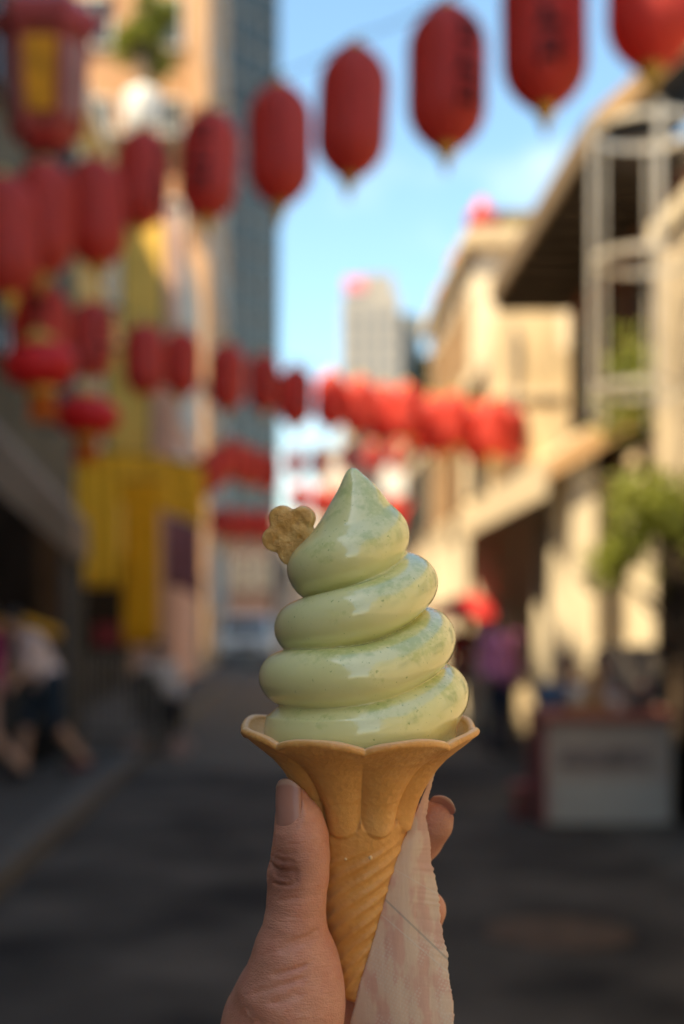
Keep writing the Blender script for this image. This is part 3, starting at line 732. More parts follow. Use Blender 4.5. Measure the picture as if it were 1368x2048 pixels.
# black pushchair in front of the seated person
p = W(318, 1500, 15.8)
pc = empty('pushchair', (p.x, 15.8, .004), 'black pushchair standing on the left side of the street', 'pushchair')
b = Vector((p.x, 15.8, 0))
MB().prism([(b.x - .28, .42), (b.x + .24, .38), (b.x + .27, .62), (b.x + .08, .68), (b.x - .12, 1.0), (b.x - .32, .92)], 15.62, 15.98).build('seat', mat('black_fabric', (.010, .010, .011), .8, .2, 5), pc)
MB().tube([(b.x - .25, 15.62, .5), (b.x - .42, 15.6, 1.02), (b.x - .42, 16.0, 1.02), (b.x - .25, 15.98, .5)], .016, 6).build('handle', dkm, pc)
for dx in (-.25, .24):
    for y in (15.62, 15.98):
        MB().tube([(b.x + dx * .4, y, .42), (b.x + dx, y, .13)], .014, 6).build('leg', dkm, pc)
        MB().tube([(b.x + dx, y - .02, .125), (b.x + dx, y + .02, .125)], .12, 16).build('wheel', mat('pinkish_wheel', (.30, .19, .16), .5, .1, 4), pc)

# market counter
a, c = W(1092, 1655, 10.4), W(1345, 1432, 10.4)
ct = empty('market_counter', ((a.x + c.x) / 2, 10.4, .008), 'white and grey market counter with a red top edge', 'counter')
x0, x1 = a.x, c.x
box('body', x0, x1, 10.4, 11.0, .03, .78, mat('grey_white_panel', (.35, .29, .24), .6, .10, 3), ct)
box('top', x0 - .05, x1 + .03, 10.35, 11.04, .78, .84, mat('dull_red_top', (.27, .07, .05), .6, .2, 4), ct)
box('kick_panel', x0 + .06, x1 - .04, 10.385, 10.399, .03, .34, mat('pale_blue_panel', (.38, .36, .32), .5, .08, 3), ct)
box('printed_band', x0 + .10, x1 - .18, 10.388, 10.399, .44, .58, mat('faded_brown_print', (.19, .15, .135), .6, .5, 14), ct)
box('side_trim', x0 - .04, x0 - .002, 10.38, 11.0, .03, .779, mat('maroon_trim', (.20, .045, .05), .6, .2, 4), ct)
for x in (x0 + .02, x1 - .08): box('foot', x, x + .06, 10.45, 10.95, .008, .03, frame_d, ct)
box('counter_tray', x0 + .18, x0 + .5, 10.5, 10.8, .84, .90, mat('wooden_tray', (.35, .2, .1), .7, .2, 5), ct)

for q, (lab, mn, cc, fx) in enumerate(JC):
    x = x0 + (x1 - x0) * fx; hh = (.14, .20, .11, .16)[q]
    e = empty('jar', (x, 10.62, .84 if fx > .55 else .90), lab, 'jar', 'jars on the market counter')
    z = e.location.z
    if fx < .5: e.location.y = 10.65
    MB().lathe([(.05, 0), (.06, .01), (.06, hh * .75), (.04, hh)], (x, e.location.y, z), 14).build('glass', mat(mn, cc, .3, .1, 6), e, True)
    MB().lathe([(.042, hh + .001), (.046, hh + .006), (.046, hh + .03), (.03, hh + .036)], (x, e.location.y, z), 14).build('lid', redpl if q != 1 else dkm, e)
# red parasol over the far right stall
pz = W(935, 1205, 19.5)
pr = empty('parasol', (pz.x + .05, 19.5, .008), 'red parasol beside the purple shirted person', 'parasol')
MB().lathe([(.62, -.22), (.60, -.20), (.40, -.02), (.15, .08), (.02, .12)], pz, 10).build('canopy', mat('red_parasol_cloth', (.55, .03, .03), .6, .1, 3, transl=.3), pr)
MB().tube([(pz.x, 19.5, .05), (pz.x, 19.5, pz.z + .1)], .018, 8).build('pole', frame_w, pr)
MB().lathe([(.2, 0), (.2, .06), (.05, .08)], (pz.x, 19.5, .008), 16).build('base', concrete, pr)

# ------------------------------------------------------------------ lanterns
redpaper = mat('red_lantern_paper', (.72, .085, .068), .55, .16, 5, transl=.5, stretch=(3, 3, .5))
redsilk = mat('crimson_lantern_silk', (.78, .022, .03), .5, .18, 5, transl=.35, stretch=(3, 3, .5))
goldm = mat('gold_lantern_trim', (.62, .38, .07), .45, .2, 10)
orangef = mat('orange_fringe', (.62, .14, .02), .7, .2, 20, transl=.2)
inkm = mat('black_ink', (.04, .012, .014), .7, .2, 10)
wirem = mat('cable_black', (.03, .03, .03), .6, .1, 5)
def long_lantern(name):
    """paper lantern .34 wide, .66 tall, hung by its top at the origin"""
    e = empty(name, (0, 0, 0))
    prof = []; n = 66
    for i in range(n + 1):
        t = i / n; z = -.06 - .62 * t
        u = abs(2 * t - 1)
        r = .172 * (1 - max(0, (u - .36) / .64) ** 2.5 * .62) + .0028 * math.cos(i * math.pi)
        prof.append((max(r, .045), z))
    prof = prof[::-1]
    MB().lathe(prof, n=36).build('shade', redpaper, e, True)
    MB().lathe([(.05, -.075), (.055, -.05), (.03, -.03), (.008, 0)], n=16).build('top_cap', goldm, e)
    cp = MB().lathe([(.006, -.80), (.016, -.76), (.045, -.70), (.056, -.67), (.05, -.655)], n=16).build('bottom_cap', goldm, e)
    # brushed characters down one side: strokes lying on the paper
    rg = random.Random(5)
    for q in range(3):
        zc = -.22 - q * .145; g = MB()
        for s_ in range(6):
            hor = s_ % 2 == 0
            a0 = -.30 + rg.uniform(-.05, .05) if hor else rg.uniform(-.22, .22); a1 = .30 if hor else a0 + rg.uniform(-.1, .1)
            z0 = zc + rg.uniform(-.05, .05) if hor else zc + .055; z1 = z0 + rg.uniform(-.01, .01) if hor else zc - .055
            V = []; N_ = 6; wd = .008
            for i in range(N_ + 1):
                t = i / N_; aa = a0 + (a1 - a0) * t; zz = z0 + (z1 - z0) * t
                tt = (-.06 - zz) / .62; u = abs(2 * tt - 1); rr = .172 * (1 - max(0, (u - .36) / .64) ** 2.5 * .62) + .0045
                for d_ in (-1, 1):
                    a2 = aa + (0 if hor else d_ * wd / rr); z2 = zz + (d_ * wd if hor else 0)
                    V.append((rr * math.sin(a2), -rr * math.cos(a2), z2))
            g.add(V, [(2 * i, 2 * i + 1, 2 * i + 3, 2 * i + 2) for i in range(N_)])
        g.build('brushed_character', inkm, e)
    return e
def round_lantern(name):
    e = empty(name, (0, 0, 0))
    prof = []
    for i in range(25):
        a = -math.pi / 2 + math.pi * i / 24
        prof.append((max(.05, .235 * math.cos(a) ** .85 if math.cos(a) > 0 else .05), -.24 + .155 * math.sin(a)))
    g = MB().lathe(prof, n=32); V = []
    for (x, y, z) in g.V:
        a = math.atan2(y, x); k = 1 + .03 * abs(math.sin(a * 8)); V.append((x * k, y * k, z))
    mesh_obj('shade', V, g.F, redsilk, e, True)
    MB().lathe([(.11, -.105), (.115, -.07), (.085, -.055), (.01, 0)], n=20).build('top_cap', goldm, e)
    MB().lathe([(.08, -.43), (.11, -.41), (.11, -.375)], n=20).build('bottom_cap', goldm, e)
    fr = MB()
    for k in range(20):
        a = 2 * math.pi * k / 20; fr.tube([(.07 * math.cos(a), .07 * math.sin(a), -.43), (.085 * math.cos(a), .085 * math.sin(a), -.60)], .011, 5)
    fr.build('fringe', orangef, e)
    return e
LP = long_lantern('paper_lantern'); RP = round_lantern('round_lantern')
used = {}
ORD = ['first', 'second', 'third', 'fourth', 'fifth', 'sixth', 'seventh', 'eighth', 'ninth', 'tenth', 'eleventh', 'twelfth', 'thirteenth', 'fourteenth', 'fifteenth', 'sixteenth']
def hang(proto, px, py_top, d, label, group, rz, s=1.0, sz=1.0):
    o = proto if not used.get(proto.name) else copy_tree(proto)
    used[proto.name] = True
    o.location = W(px, py_top, d); o.rotation_euler = (.05 * math.sin(px * .37), .06 * math.cos(px * .71), rz); o.scale = (s, s, s * sz)
    tag(o, label, 'lantern', group)
    return o
def wire(name, label, pts, r=.006):
    pts = [Vector(p) for p in pts]; P2 = []
    for a, b in zip(pts[:-1], pts[1:]):
        for i in range(5):
            t = i / 5; q = a.lerp(b, t); q.z -= .03 * (a - b).length * 4 * t * (1 - t); P2.append(q)
    P2.append(pts[-1])
    o = MB().tube(P2, r, 6).build(name, wirem, None, False, P2[0]); tag(o, label, 'cable')
def string(name, label, spots, group, lab, left, right, s=1.0, sz=1.0, rz0=0.6):
    tops = []
    for i, (px, py, d) in enumerate(spots):
        o = hang(LP, px, py, d, lab(i), group, rz0 + 2.1 * ((i * 7) % 5), s * (1 + .05 * math.sin(i * 2.7)), sz); tops.append(Vector(o.location))
    wire(name, label, [left] + tops + [right])
L0 = Vector((-3.38, 14.5, 6.0))
# nearest row, falling from the upper right to the left
near = [(270, 10.9, 292, 0), ]
near = [(292, 245, 10.9), (424, 205, 10.1), (560, 150, 9.15), (713, 72, 8.35), (895, -8, 7.55), (1086, -118, 7.0), (1312, -215, 6.6)]
def nl(i):
    return ['red paper lantern at the left end of the nearest row, before the sunlit tank', 'red paper lantern with dark brushed characters in front of the glass tower',
            'plain red paper lantern at the right edge of the glass tower', 'red paper lantern alone against the blue sky, fourth from the left in the nearest row',
            'large red paper lantern whose gold tip hangs in open sky, fifth in the nearest row', 'very large red paper lantern cut by the top edge',
            'large red paper lantern in the upper right corner'][i]
rots = [0.9, -.25, 2.2, 3.0, .45, -.05, 2.4]
tops = []
for i, (px, py, d) in enumerate(near):
    o = hang(LP, px, py, d, nl(i), 'nearest row of long red lanterns', rots[i], 1.21, [.98, 1.0, 1.0, 1.0, 1.0, 1.0, 1.0][i]); tops.append(Vector(o.location))
wire('lantern_cable', 'thin cable carrying the nearest row of lanterns', [Vector((-3.38, 13.5, 4.9))] + tops + [Vector((3.6, 12.6, 6.65)) if False else Vector((2.96, 4.6, 4.5))])
# second row across the street
sec = [(187, 590, 14.3), (289, 636, 15.6), (366, 650, 16.2), (456, 675, 17.2), (528, 698, 18.0), (592, 722, 18.6), (662, 735, 18.9), (722, 746, 19.1), (768, 762, 19.6), (812, 760, 19.3), (862, 782, 19.7), (905, 778, 19.3), (947, 796, 19.6), (988, 790, 19.1), (1024, 802, 19.3)]
def s2(i): return '%s red lantern from the left in the long row across the middle of the street' % ORD[i]
string('lantern_cable', 'thin cable carrying the long middle row of lanterns', sec, 'long middle row of red lanterns', s2, Vector((-3.38, 16.5, 5.3)), Vector((2.76, 19.4, 4.9)), 1.28, .95)
# row just behind it on the right
thr = [(840, 815, 24), (880, 822, 24.3), (925, 826, 24.6), (968, 828, 24.9), (1005, 828, 25.2)]
def s3(i): return '%s red lantern from the left in the short row close behind the middle row' % ORD[i]
string('lantern_cable', 'thin cable carrying the short row behind the middle row', thr, 'short right row of red lanterns', s3, Vector((2.0, 22.5, 5.3)), Vector((2.84, 27, 5.4)), 1.15)
# far thin row
far = [(592, 892, 44), (640, 890, 44), (698, 884, 44), (745, 882, 44), (798, 878, 44), (845, 872, 44)]
def s4(i): return '%s tiny red lantern from the left in the far row seen above the swirl tip' % ORD[i]
string('lantern_cable', 'thin cable carrying the far row above the swirl tip', far, 'far row of tiny red lanterns', s4, Vector((-2.5, 44, 7.4)), Vector((3.6, 44.2, 7.6)), 1.7, .85)
far2 = [(408, 905, 27), (436, 885, 27.5), (462, 870, 28), (486, 880, 28.5), (512, 890, 29), (540, 898, 29.5)]
def s5(i): return '%s red lantern from the left in the row bunched below the glass tower' % ORD[i]
string('lantern_cable', 'thin cable carrying the bunched row below the glass tower', far2, 'row bunched below the tower', s5, Vector((-3.48, 26.5, 5.4)), Vector((2.84, 29.2, 5.6)), 1.25, 1.0)
far3 = [(440, 1010, 36), (470, 1012, 36.5), (500, 1014, 37), (530, 1014, 37.5), (600, 965, 38), (640, 970, 38.4), (680, 975, 38.8), (735, 985, 39.2), (790, 990, 39.6), (838, 992, 40)]
def s6(i): return '%s small red lantern from the left in the lowest far row, beside the biscuit' % ORD[i]
string('lantern_cable', 'thin cable carrying the lowest far row of lanterns', far3, 'lowest far row of lanterns', s6, Vector((-2.54, 35.5, 4.9)), Vector((4.2, 41, 5.4)), 1.6, .75)
# cluster at the left edge
clu = [(185, 300, 9.6, 'bright red long lantern under the palace lantern, right of its cluster'), (92, 305, 9.0, 'dark red long lantern in the middle of the left cluster'), (5, 335, 8.6, 'red long lantern cut by the left edge in the left cluster'),
       (82, 550, 9.3, 'dark red long lantern hanging above the big round lantern on the left')]
tp_ = []
for i, (px, py, d, lab) in enumerate(clu):
    o = hang(LP, px, py, d, lab, 'left cluster of lanterns', 1.3 * i + 2.4, 1.15); tp_.append(Vector(o.location))
wire('lantern_cable', 'cable carrying the left cluster of lanterns', [Vector((-3.38, 8.4, 4.6)), tp_[2], tp_[1], tp_[0], Vector((-1.6, 12.8, 4.9)), Vector((-3.38, 14.9, 5.1))])
wire('lantern_cable', 'short cable carrying the dark lantern above the round one', [Vector((-3.38, 9.2, 4.3)), tp_[3], Vector((-1.55, 10.5, 4.0)), Vector((-3.38, 14.2, 4.5))])
for (px, py, d, lab) in [(75, 655, 8.9, 'big dark red round lantern with orange fringe at the left'), (178, 768, 10.6, 'red squat round lantern with gold top beside the yellow banners')]:
    o = hang(RP, px, py, d, lab, 'round lanterns on the left', .3, .98 if d < 10 else 1.0)
    t_ = Vector(o.location); wire('lantern_cable', 'short cable holding the ' + lab.split(' with')[0], [t_, Vector((t_.x - .05, d + .1, t_.z + .25)), Vector((-3.38, d + 3.5, t_.z + .8))])

# palace lantern, upper left
pc_ = W(92, 150, 6.4); k6 = 6.4 / FPX
pal = empty('palace_lantern', W(92, 300, 6.4), 'six sided red palace lantern with yellow panels, upper left', 'lantern')
dred = mat('dark_red_lacquer', (.36, .03, .03), .4, .2, 5)
ypan = mat('yellow_silk_panel', (.78, .34, .008), .6, .25, 8, transl=.3)
mauve = mat('faded_rose_panel', (.36, .17, .16), .6, .2, 6, transl=.2)
b = W(92, 300, 6.4)
def hexp(r0, r1, z0, z1, nm, m, par=None):
    V = [(b.x + r0 * math.cos(R(60 * i + 60)), b.y + r0 * math.sin(R(60 * i + 60)), b.z + z0) for i in range(6)] + [(b.x + r1 * math.cos(R(60 * i + 60)), b.y + r1 * math.sin(R(60 * i + 60)), b.z + z1) for i in range(6)]
    F = [(5, 4, 3, 2, 1, 0), (6, 7, 8, 9, 10, 11)] + [(i, (i + 1) % 6, (i + 1) % 6 + 6, i + 6) for i in range(6)]
    return mesh_obj(nm, V, F, m, par or pal)
hexp(.10, .15, 0, .06, 'base', dred); hexp(.15, .19, .06, .52, 'core', mat('lantern_core', (.35, .05, .03), .6, .1, 5, transl=.2))
hexp(.23, .24, .52, .60, 'crown', dred); hexp(.24, .10, .60, .72, 'roof', dred)
for i in range(6):
    a0, a1 = R(60 * i + 60), R(60 * i + 120)
    def pt(r, a, z): return Vector((b.x + r * math.cos(a), b.y + r * math.sin(a), b.z + z))
    MB().tube([pt(.152, a0, .05), pt(.193, a0, .53)], .014, 6).build('corner_post', dred, pal)
    MB().tube([pt(.24, a0, .56), pt(.29, a0, .62), pt(.30, a0, .70)], .012, 6).build('horn', dred, pal)
    q = [pt(.153, a0, .09), pt(.153, a1, .09), pt(.19, a1, .49), pt(.19, a0, .49)]
    c_ = sum(q, Vector()) / 4; nrm = (Vector((c_.x, c_.y, 0)) - Vector((b.x, b.y, 0))).normalized()
    q = [c_ + (v - c_) * .80 + nrm * .006 for v in q]; q2 = [v + nrm * .008 for v in q]
    MB().add(q + q2, [(4, 5, 6, 7), (0, 1, 5, 4), (1, 2, 6, 5), (2, 3, 7, 6), (3, 0, 4, 7)]).build('panel', ypan if i in (1, 3, 5) else mauve, pal)
wire('lantern_cable', 'cable holding the palace lantern', [Vector((-3.38, 6.0, 4.9)), Vector((b.x, b.y, b.z + .72)), Vector((-1.9, 9.5, 5.4)), Vector((-3.38, 12.5, 5.6))])

# ------------------------------------------------------------------ FOREGROUND: ice cream, biscuit, hand, paper
D0 = 0.455
K = D0 / FPX                                            # metres per photo pixel at the cone's axis
def Fg(px, py, dp): 
    """photo pixel and depth offset in pixel units (away from the camera) -> world point"""
    d = D0 + dp * K
    return np.array(((px - CX) * d / FPX, d, EYE + (CY - py) * d / FPX))
A0 = Fg(718, 1467, 0)

def node_mat(name):
    m = bpy.data.materials.new(name); m.use_nodes = True
    return m, m.node_tree.nodes, m.node_tree.links, m.node_tree.nodes['Principled BSDF']
def noise(n, l, vec, scale, detail=4, rough=.5):
    q = n.new('ShaderNodeTexNoise'); q.inputs['Scale'].default_value = scale; q.inputs['Detail'].default_value = detail; q.inputs['Roughness'].default_value = rough
    l.new(vec, q.inputs['Vector']); return q
def ramp(n, l, fac, stops):
    r_ = n.new('ShaderNodeValToRGB'); cr_ = r_.color_ramp
    cr_.elements[0].position, cr_.elements[0].color = stops[0][0], (*stops[0][1], 1)
    cr_.elements[1].position, cr_.elements[1].color = stops[-1][0], (*stops[-1][1], 1)
    for p_, c_ in stops[1:-1]:
        e_ = cr_.elements.new(p_); e_.color = (*c_, 1)
    l.new(fac, r_.inputs[0]); return r_
def mixc(n, l, fac, a, b, mode='MIX'):
    m_ = n.new('ShaderNodeMix'); m_.data_type = 'RGBA'; m_.blend_type = mode
    if hasattr(fac, 'links'): l.new(fac, m_.inputs['Factor'])
    else: m_.inputs['Factor'].default_value = fac
    for s_, v in ((6, a), (7, b)):
        if hasattr(v, 'links'): l.new(v, m_.inputs[s_])
        else: m_.inputs[s_].default_value = (*v, 1)
    return m_.outputs[2]
def math_n(n, l, op, a, b=None, clamp=False):
    q = n.new('ShaderNodeMath'); q.operation = op; q.use_clamp = clamp
    for i, v in enumerate((a, b)):
        if v is None: continue
        if hasattr(v, 'links'): l.new(v, q.inputs[i])
        else: q.inputs[i].default_value = v
    return q.outputs[0]
def bump(n, l, h, strength, dist, prev=None):
    q = n.new('ShaderNodeBump'); q.inputs['Strength'].default_value = strength; q.inputs['Distance'].default_value = dist
    l.new(h, q.inputs['Height'])
    if prev is not None: l.new(prev, q.inputs['Normal'])
    return q.outputs[0]

# --- soft serve material: pale matcha with darker powdery patches, wet surface
m_cream, n, l, B = node_mat('matcha_soft_serve')
t = n.new('ShaderNodeTexCoord'); ob = t.outputs['Object']
base = ramp(n, l, noise(n, l, ob, 60, 3).outputs[0], [(.3, (.73, .73, .34)), (.7, (.79, .785, .40))]).outputs[0]
patch = noise(n, l, ob, 95, 5, .62).outputs[0]
fine = noise(n, l, ob, 420, 3, .6).outputs[0]
spk = noise(n, l, ob, 900, 2, .5).outputs[0]
geo = n.new('ShaderNodeNewGeometry'); sp = n.new('ShaderNodeSeparateXYZ'); l.new(geo.outputs['Normal'], sp.inputs[0])
upn = math_n(n, l, 'ADD', math_n(n, l, 'MULTIPLY', sp.outputs[2], .17), math_n(n, l, 'MULTIPLY', sp.outputs[0], .08))   # powder settled on the upper right of each coil
sprinkle = math_n(n, l, 'ADD', math_n(n, l, 'ADD', math_n(n, l, 'MULTIPLY', patch, .75), math_n(n, l, 'MULTIPLY', fine, .32)), upn)
mr = n.new('ShaderNodeMapRange'); mr.interpolation_type = 'SMOOTHSTEP'; l.new(sprinkle, mr.inputs[0])
mr.inputs[1].default_value = .58; mr.inputs[2].default_value = .80; mr.inputs[3].default_value = 0; mr.inputs[4].default_value = .62
c1 = mixc(n, l, mr.outputs[0], base, (.37, .48, .13))
mr2 = n.new('ShaderNodeMapRange'); l.new(math_n(n, l, 'ADD', spk, math_n(n, l, 'MULTIPLY', upn, .22)), mr2.inputs[0])
mr2.inputs[1].default_value = .69; mr2.inputs[2].default_value = .76; mr2.inputs[3].default_value = 0; mr2.inputs[4].default_value = .6
c2 = mixc(n, l, mr2.outputs[0], c1, (.17, .30, .07))
l.new(c2, B.inputs['Base Color'])
B.inputs['Roughness'].default_value = .30; B.inputs['Coat Weight'].default_value = 1.0; B.inputs['Coat Roughness'].default_value = .035; B.inputs['Coat IOR'].default_value = 1.62
B.inputs['Subsurface Weight'].default_value = .35; B.inputs['Subsurface Radius'].default_value = (1, .95, .45); B.inputs['Subsurface Scale'].default_value = .0022
wave = noise(n, l, ob, 130, 4, .6).outputs[0]
nb = bump(n, l, wave, .16, .0009); nb = bump(n, l, noise(n, l, ob, 700, 3).outputs[0], .06, .0003, nb)
l.new(nb, B.inputs['Normal']); l.new(nb, B.inputs['Coat Normal'])

# --- wafer material
m_wafer, n, l, B = node_mat('baked_wafer')
t = n.new('ShaderNodeTexCoord'); ob = t.outputs['Object']
w1 = noise(n, l, ob, 55, 5, .6).outputs[0]; w2 = noise(n, l, ob, 600, 4, .65).outputs[0]
wc = ramp(n, l, w1, [(.28, (.68, .315, .08)), (.55, (.83, .44, .14)), (.75, (.89, .54, .22))]).outputs[0]
wc = mixc(n, l, math_n(n, l, 'MULTIPLY', w2, .40), wc, (.46, .20, .06), 'MIX')
ia = n.new('ShaderNodeAttribute'); ia.attribute_name = 'inside'; wc = mixc(n, l, ia.outputs['Fac'], wc, (.86, .60, .36))
l.new(wc, B.inputs['Base Color']); B.inputs['Roughness'].default_value = .42; B.inputs['Specular IOR Level'].default_value = .5
B.inputs['Subsurface Weight'].default_value = .2; B.inputs['Subsurface Radius'].default_value = (1, .5, .2); B.inputs['Subsurface Scale'].default_value = .0015
vo = n.new('ShaderNodeTexVoronoi'); vo.inputs['Scale'].default_value = 520; l.new(ob, vo.inputs['Vector'])
nb = bump(n, l, w2, .5, .0006); nb = bump(n, l, vo.outputs['Distance'], .3, .0005, nb); nb = bump(n, l, noise(n, l, ob, 160, 3).outputs[0], .25, .0007, nb)
l.new(nb, B.inputs['Normal'])

ice = empty('ice_cream_cone', tuple(A0 - np.array((0, 0, 560 * K))), 'swirled pale green soft serve in a fluted wafer cone', 'ice cream')

# --- wafer cone: fluted flare, eight lobes, spiral ridges
TILT = R(4.6)
def cone_place(X, Y, Z):
    """X right, Y away, Z up in pixel units about the rim centre -> world, leaning to the camera"""
    y = Y * math.cos(TILT) - Z * math.sin(TILT) * 1.0
    z = Y * math.sin(TILT) + Z * math.cos(TILT)
    x = X + (Z / 540.0) * 2.0
    return np.stack([A0[0] + x * K, A0[1] + y * K, A0[2] + z * K], -1)
prof_y = np.array([0, 6, 13, 28, 44, 60, 75, 88, 105, 120, 140, 160, 178, 190, 205, 233, 333, 433, 510, 535, 545, 548])
prof_r = np.array([237, 233, 222, 195, 172, 156, 144, 135, 125, 118, 111, 106, 102, 98.5, 96.5, 92, 73, 53, 37, 31, 20, 2])
NT = 480
th = np.linspace(0, 2 * np.pi, NT, endpoint=False)
lob = np.abs(np.sin(4 * th)) ** .85                       # 0 at the grooves
def sstep(a, b, x): t_ = np.clip((x - a) / (b - a), 0, 1); return t_ * t_ * (3 - 2 * t_)
def cone_r(y, inner=0.0):
    r = np.interp(y, prof_y, prof_r) - inner
    flare = np.interp(y, [0, 40, 120, 190], [1.0, 1.0, 1.0, 1.0])
    uu = ((th + 1e-9) % (np.pi / 4)) / (np.pi / 8) - 1; yb = 190 - 40 * (1 - np.sqrt(np.clip(1 - .99 * uu ** 2, 0, 1)))                      # the rounded lower end of each lobe
    msk = 1 - sstep(-5, 5, y - yb)
    amp = np.interp(y, [0, 30, 90, 130, 190], [13, 14, 20, 21, 19])
    r = r + amp * (lob - .50) * msk * (1 if inner == 0 else .6)
    if inner == 0:
        r = r + 0.9 * (1 - sstep(-2.5, 2.5, y - (119 + 2 * np.sin(7 * th)))) * msk * sstep(60, 90, y)    # baked step across the lobes
        ph = (-y) / 33.0 - 10 * th_front / (2 * np.pi)
        w_ = ph - np.floor(ph); rid = np.clip(1 - np.abs(w_ - .5) / .40, 0, 1); rid = rid * rid * (3 - 2 * rid)
        r = r + (4.8 * rid - 2.0) * sstep(212, 232, y + 12 * np.sin(th_front * 2)) * (1 - sstep(520, 535, y)) * np.interp(y, [200, 400, 540], [1, .8, .5])
    return r
th_front = (th + np.pi) % (2 * np.pi) - np.pi
rows = []
rim_up = 17 * np.abs(np.sin(4 * th)) ** .75
ys_o = np.concatenate([np.linspace(0, 60, 26)[1:], np.linspace(60, 230, 110)[1:], np.linspace(230, 548, 170)[1:]])
def row(r, y, lift):
    X = r * np.sin(th); Y = -r * np.cos(th); Z = -y + lift
    return cone_place(X, Y, Z)
rr0 = cone_r(0.0)
# inside wall (from low inside up to the rim), rolled lip, outside wall
for y in np.linspace(150, 22, 16):
    rows.append(row(cone_r(y, 17.0), y, rim_up * np.exp(-y / 22)))
lr = 8.6 + .9 * np.sin(13 * th + 1) * np.sin(5 * th); lipc_r = rr0 - 8.0 + 1.6 * np.sin(11 * th) * np.sin(3 * th + .5)
for a in np.linspace(190, -40, 16):
    rows.append(row(lipc_r + lr * 1.0 * np.cos(R(a)), 2 - lr * np.sin(R(a)), rim_up))
for y in ys_o:
    if y < 12: continue
    rows.append(row(cone_r(y), y, rim_up * np.exp(-((y - 8) / 16.0))))
V = np.concatenate(rows); nr = len(rows)
F = []
idx = np.arange(nr * NT).reshape(nr, NT); nx = np.roll(idx, -1, 1)
Fq = np.stack([idx[:-1], idx[1:], nx[1:], nx[:-1]], -1).reshape(-1, 4)
F = Fq.tolist() + [idx[-1].tolist()]
wc_o = mesh_obj('wafer_cone', V, F, m_wafer, ice, True)
ins_ = np.zeros((nr, NT), np.float32); ins_[:16] = .75; ins_[16:26] = .45
wc_o.data.attributes.new('inside', 'FLOAT', 'POINT').data.foreach_set('value', ins_.ravel())
# baked-on crumbs (two pale dots below the lobes)
dots = MB()
for (px, py, rr) in [(690, 1700, 3.6), (738, 1697, 4.2), (655, 1697, 2)]:
    y = py - 1467; r0 = float(np.interp(y, prof_y, prof_r)); xx = px - 718
    c = cone_place(np.array(xx), np.array(-math.sqrt(max(r0 * r0 - xx * xx, 0)) - .2), np.array(-y))
    dots.lathe([(.2 * rr * K, -rr * K), (.8 * rr * K, -.6 * rr * K), (rr * K, 0), (.8 * rr * K, .6 * rr * K), (.2 * rr * K, rr * K)], c, 10)
dots.build('crumb', mat('pale_crumb', (.80, .58, .32), .6, .1, 300), wc_o, True)

# --- soft serve: a coil rising to a tip, as one signed-distance surface (pixel units about x=718, y up from row 1467)
qa = np.array([0, 1, 2, 3, 4, 5, 6, 7, 8, 9, 10, 11, 12, 13, 14, 14.6])       # quarter turns: 0 left, 1 front, 2 right, 3 back ...
q_ext = np.array([186, 206, 216, 208, 199, 200, 195, 190, 171, 166, 155, 148, 139, 122, 96, 78])      # outer reach
q_tub = np.array([62, 62, 62, 61, 57, 60, 58, 57, 57, 60, 57, 57, 62, 62, 56, 50])                    # tube half height
q_y = np.array([1462, 1456, 1384, 1366, 1355, 1346, 1274, 1266, 1257, 1229, 1163, 1156, 1140, 1112, 1064, 1050])
h_ = 2.6
xs = np.arange(-232, 236, h_); ysv = np.arange(-226, 226, h_); zs = np.arange(-70, 548, h_)
X, Y = np.meshgrid(xs, ysv, indexing='ij')
TH = np.arctan2(Y, X)                                   # left = pi, front = -pi/2
turn = ((TH + np.pi) / (np.pi / 2)) % 4                 # 0 left, 1 front, 2 right, 3 back
RR = np.hypot(X, Y)
f = np.full((len(xs), len(ysv), len(zs)), 1e3, np.float32)
def catm(x, xp, fp):
    x = np.clip(x, xp[0], xp[-1]); i = np.clip(np.searchsorted(xp, x, 'right') - 1, 0, len(xp) - 2)
    m_ = np.gradient(fp, xp); hh = xp[i + 1] - xp[i]; t_ = (x - xp[i]) / hh
    return (2 * t_**3 - 3 * t_**2 + 1) * fp[i] + (t_**3 - 2 * t_**2 + t_) * hh * m_[i] + (-2 * t_**3 + 3 * t_**2) * fp[i + 1] + (t_**3 - t_**2) * hh * m_[i + 1]
Zg = zs[None, None, :]
for k in range(4):
    ph = turn + 4 * k
    ok = ph <= 14.6
    ext, tub, yy = catm(ph, qa, q_ext), catm(ph, qa, q_tub), 1467 - catm(ph, qa, q_y)
    ext = ext - 2.0 * np.sin(ph * 2.3 + k) 
    rc = np.maximum(ext - tub * 1.06, 0)
    dz = (Zg - yy[..., None]) / tub[..., None]
    dr = (RR - rc)[..., None] / (tub * 1.06)[..., None]
    inside = np.where(dr < 0, 0, dr)                    # solid towards the axis
    d_ = (np.sqrt(dz * dz + inside * inside) - 1) * tub[..., None]
    d_ = np.where(ok[..., None], d_, 1e3)
    f = smin(f, d_.astype(np.float32), 3.0)
# tip: stacked outline (rows of the photo)
ty = np.array([934, 937, 941, 948, 958, 979, 1010, 1045, 1080, 1110, 1140, 1165, 1185])
tcx = np.array([706, 706, 707, 708.5, 712, 717, 719, 720, 711, 698, 690, 690, 690]) - 718
tr_ = np.array([2, 8, 13, 19, 27, 41, 61, 83, 101, 111, 110, 96, 60])
zz = 1467 - zs
cxz = catm(zz, ty.astype(float), tcx.astype(float)); rz = np.where((zz < 934) | (zz > 1185), -60, catm(zz, ty.astype(float), tr_.astype(float)))
d_ = (np.sqrt((X[..., None] - cxz[None, None]) ** 2 + (Y[..., None] * 1.04) ** 2) - rz[None, None]) * .80
d_ = np.maximum(d_, (Zg - (1467 - 934.5)))
f = smin(f, d_.astype(np.float32), 12.0)
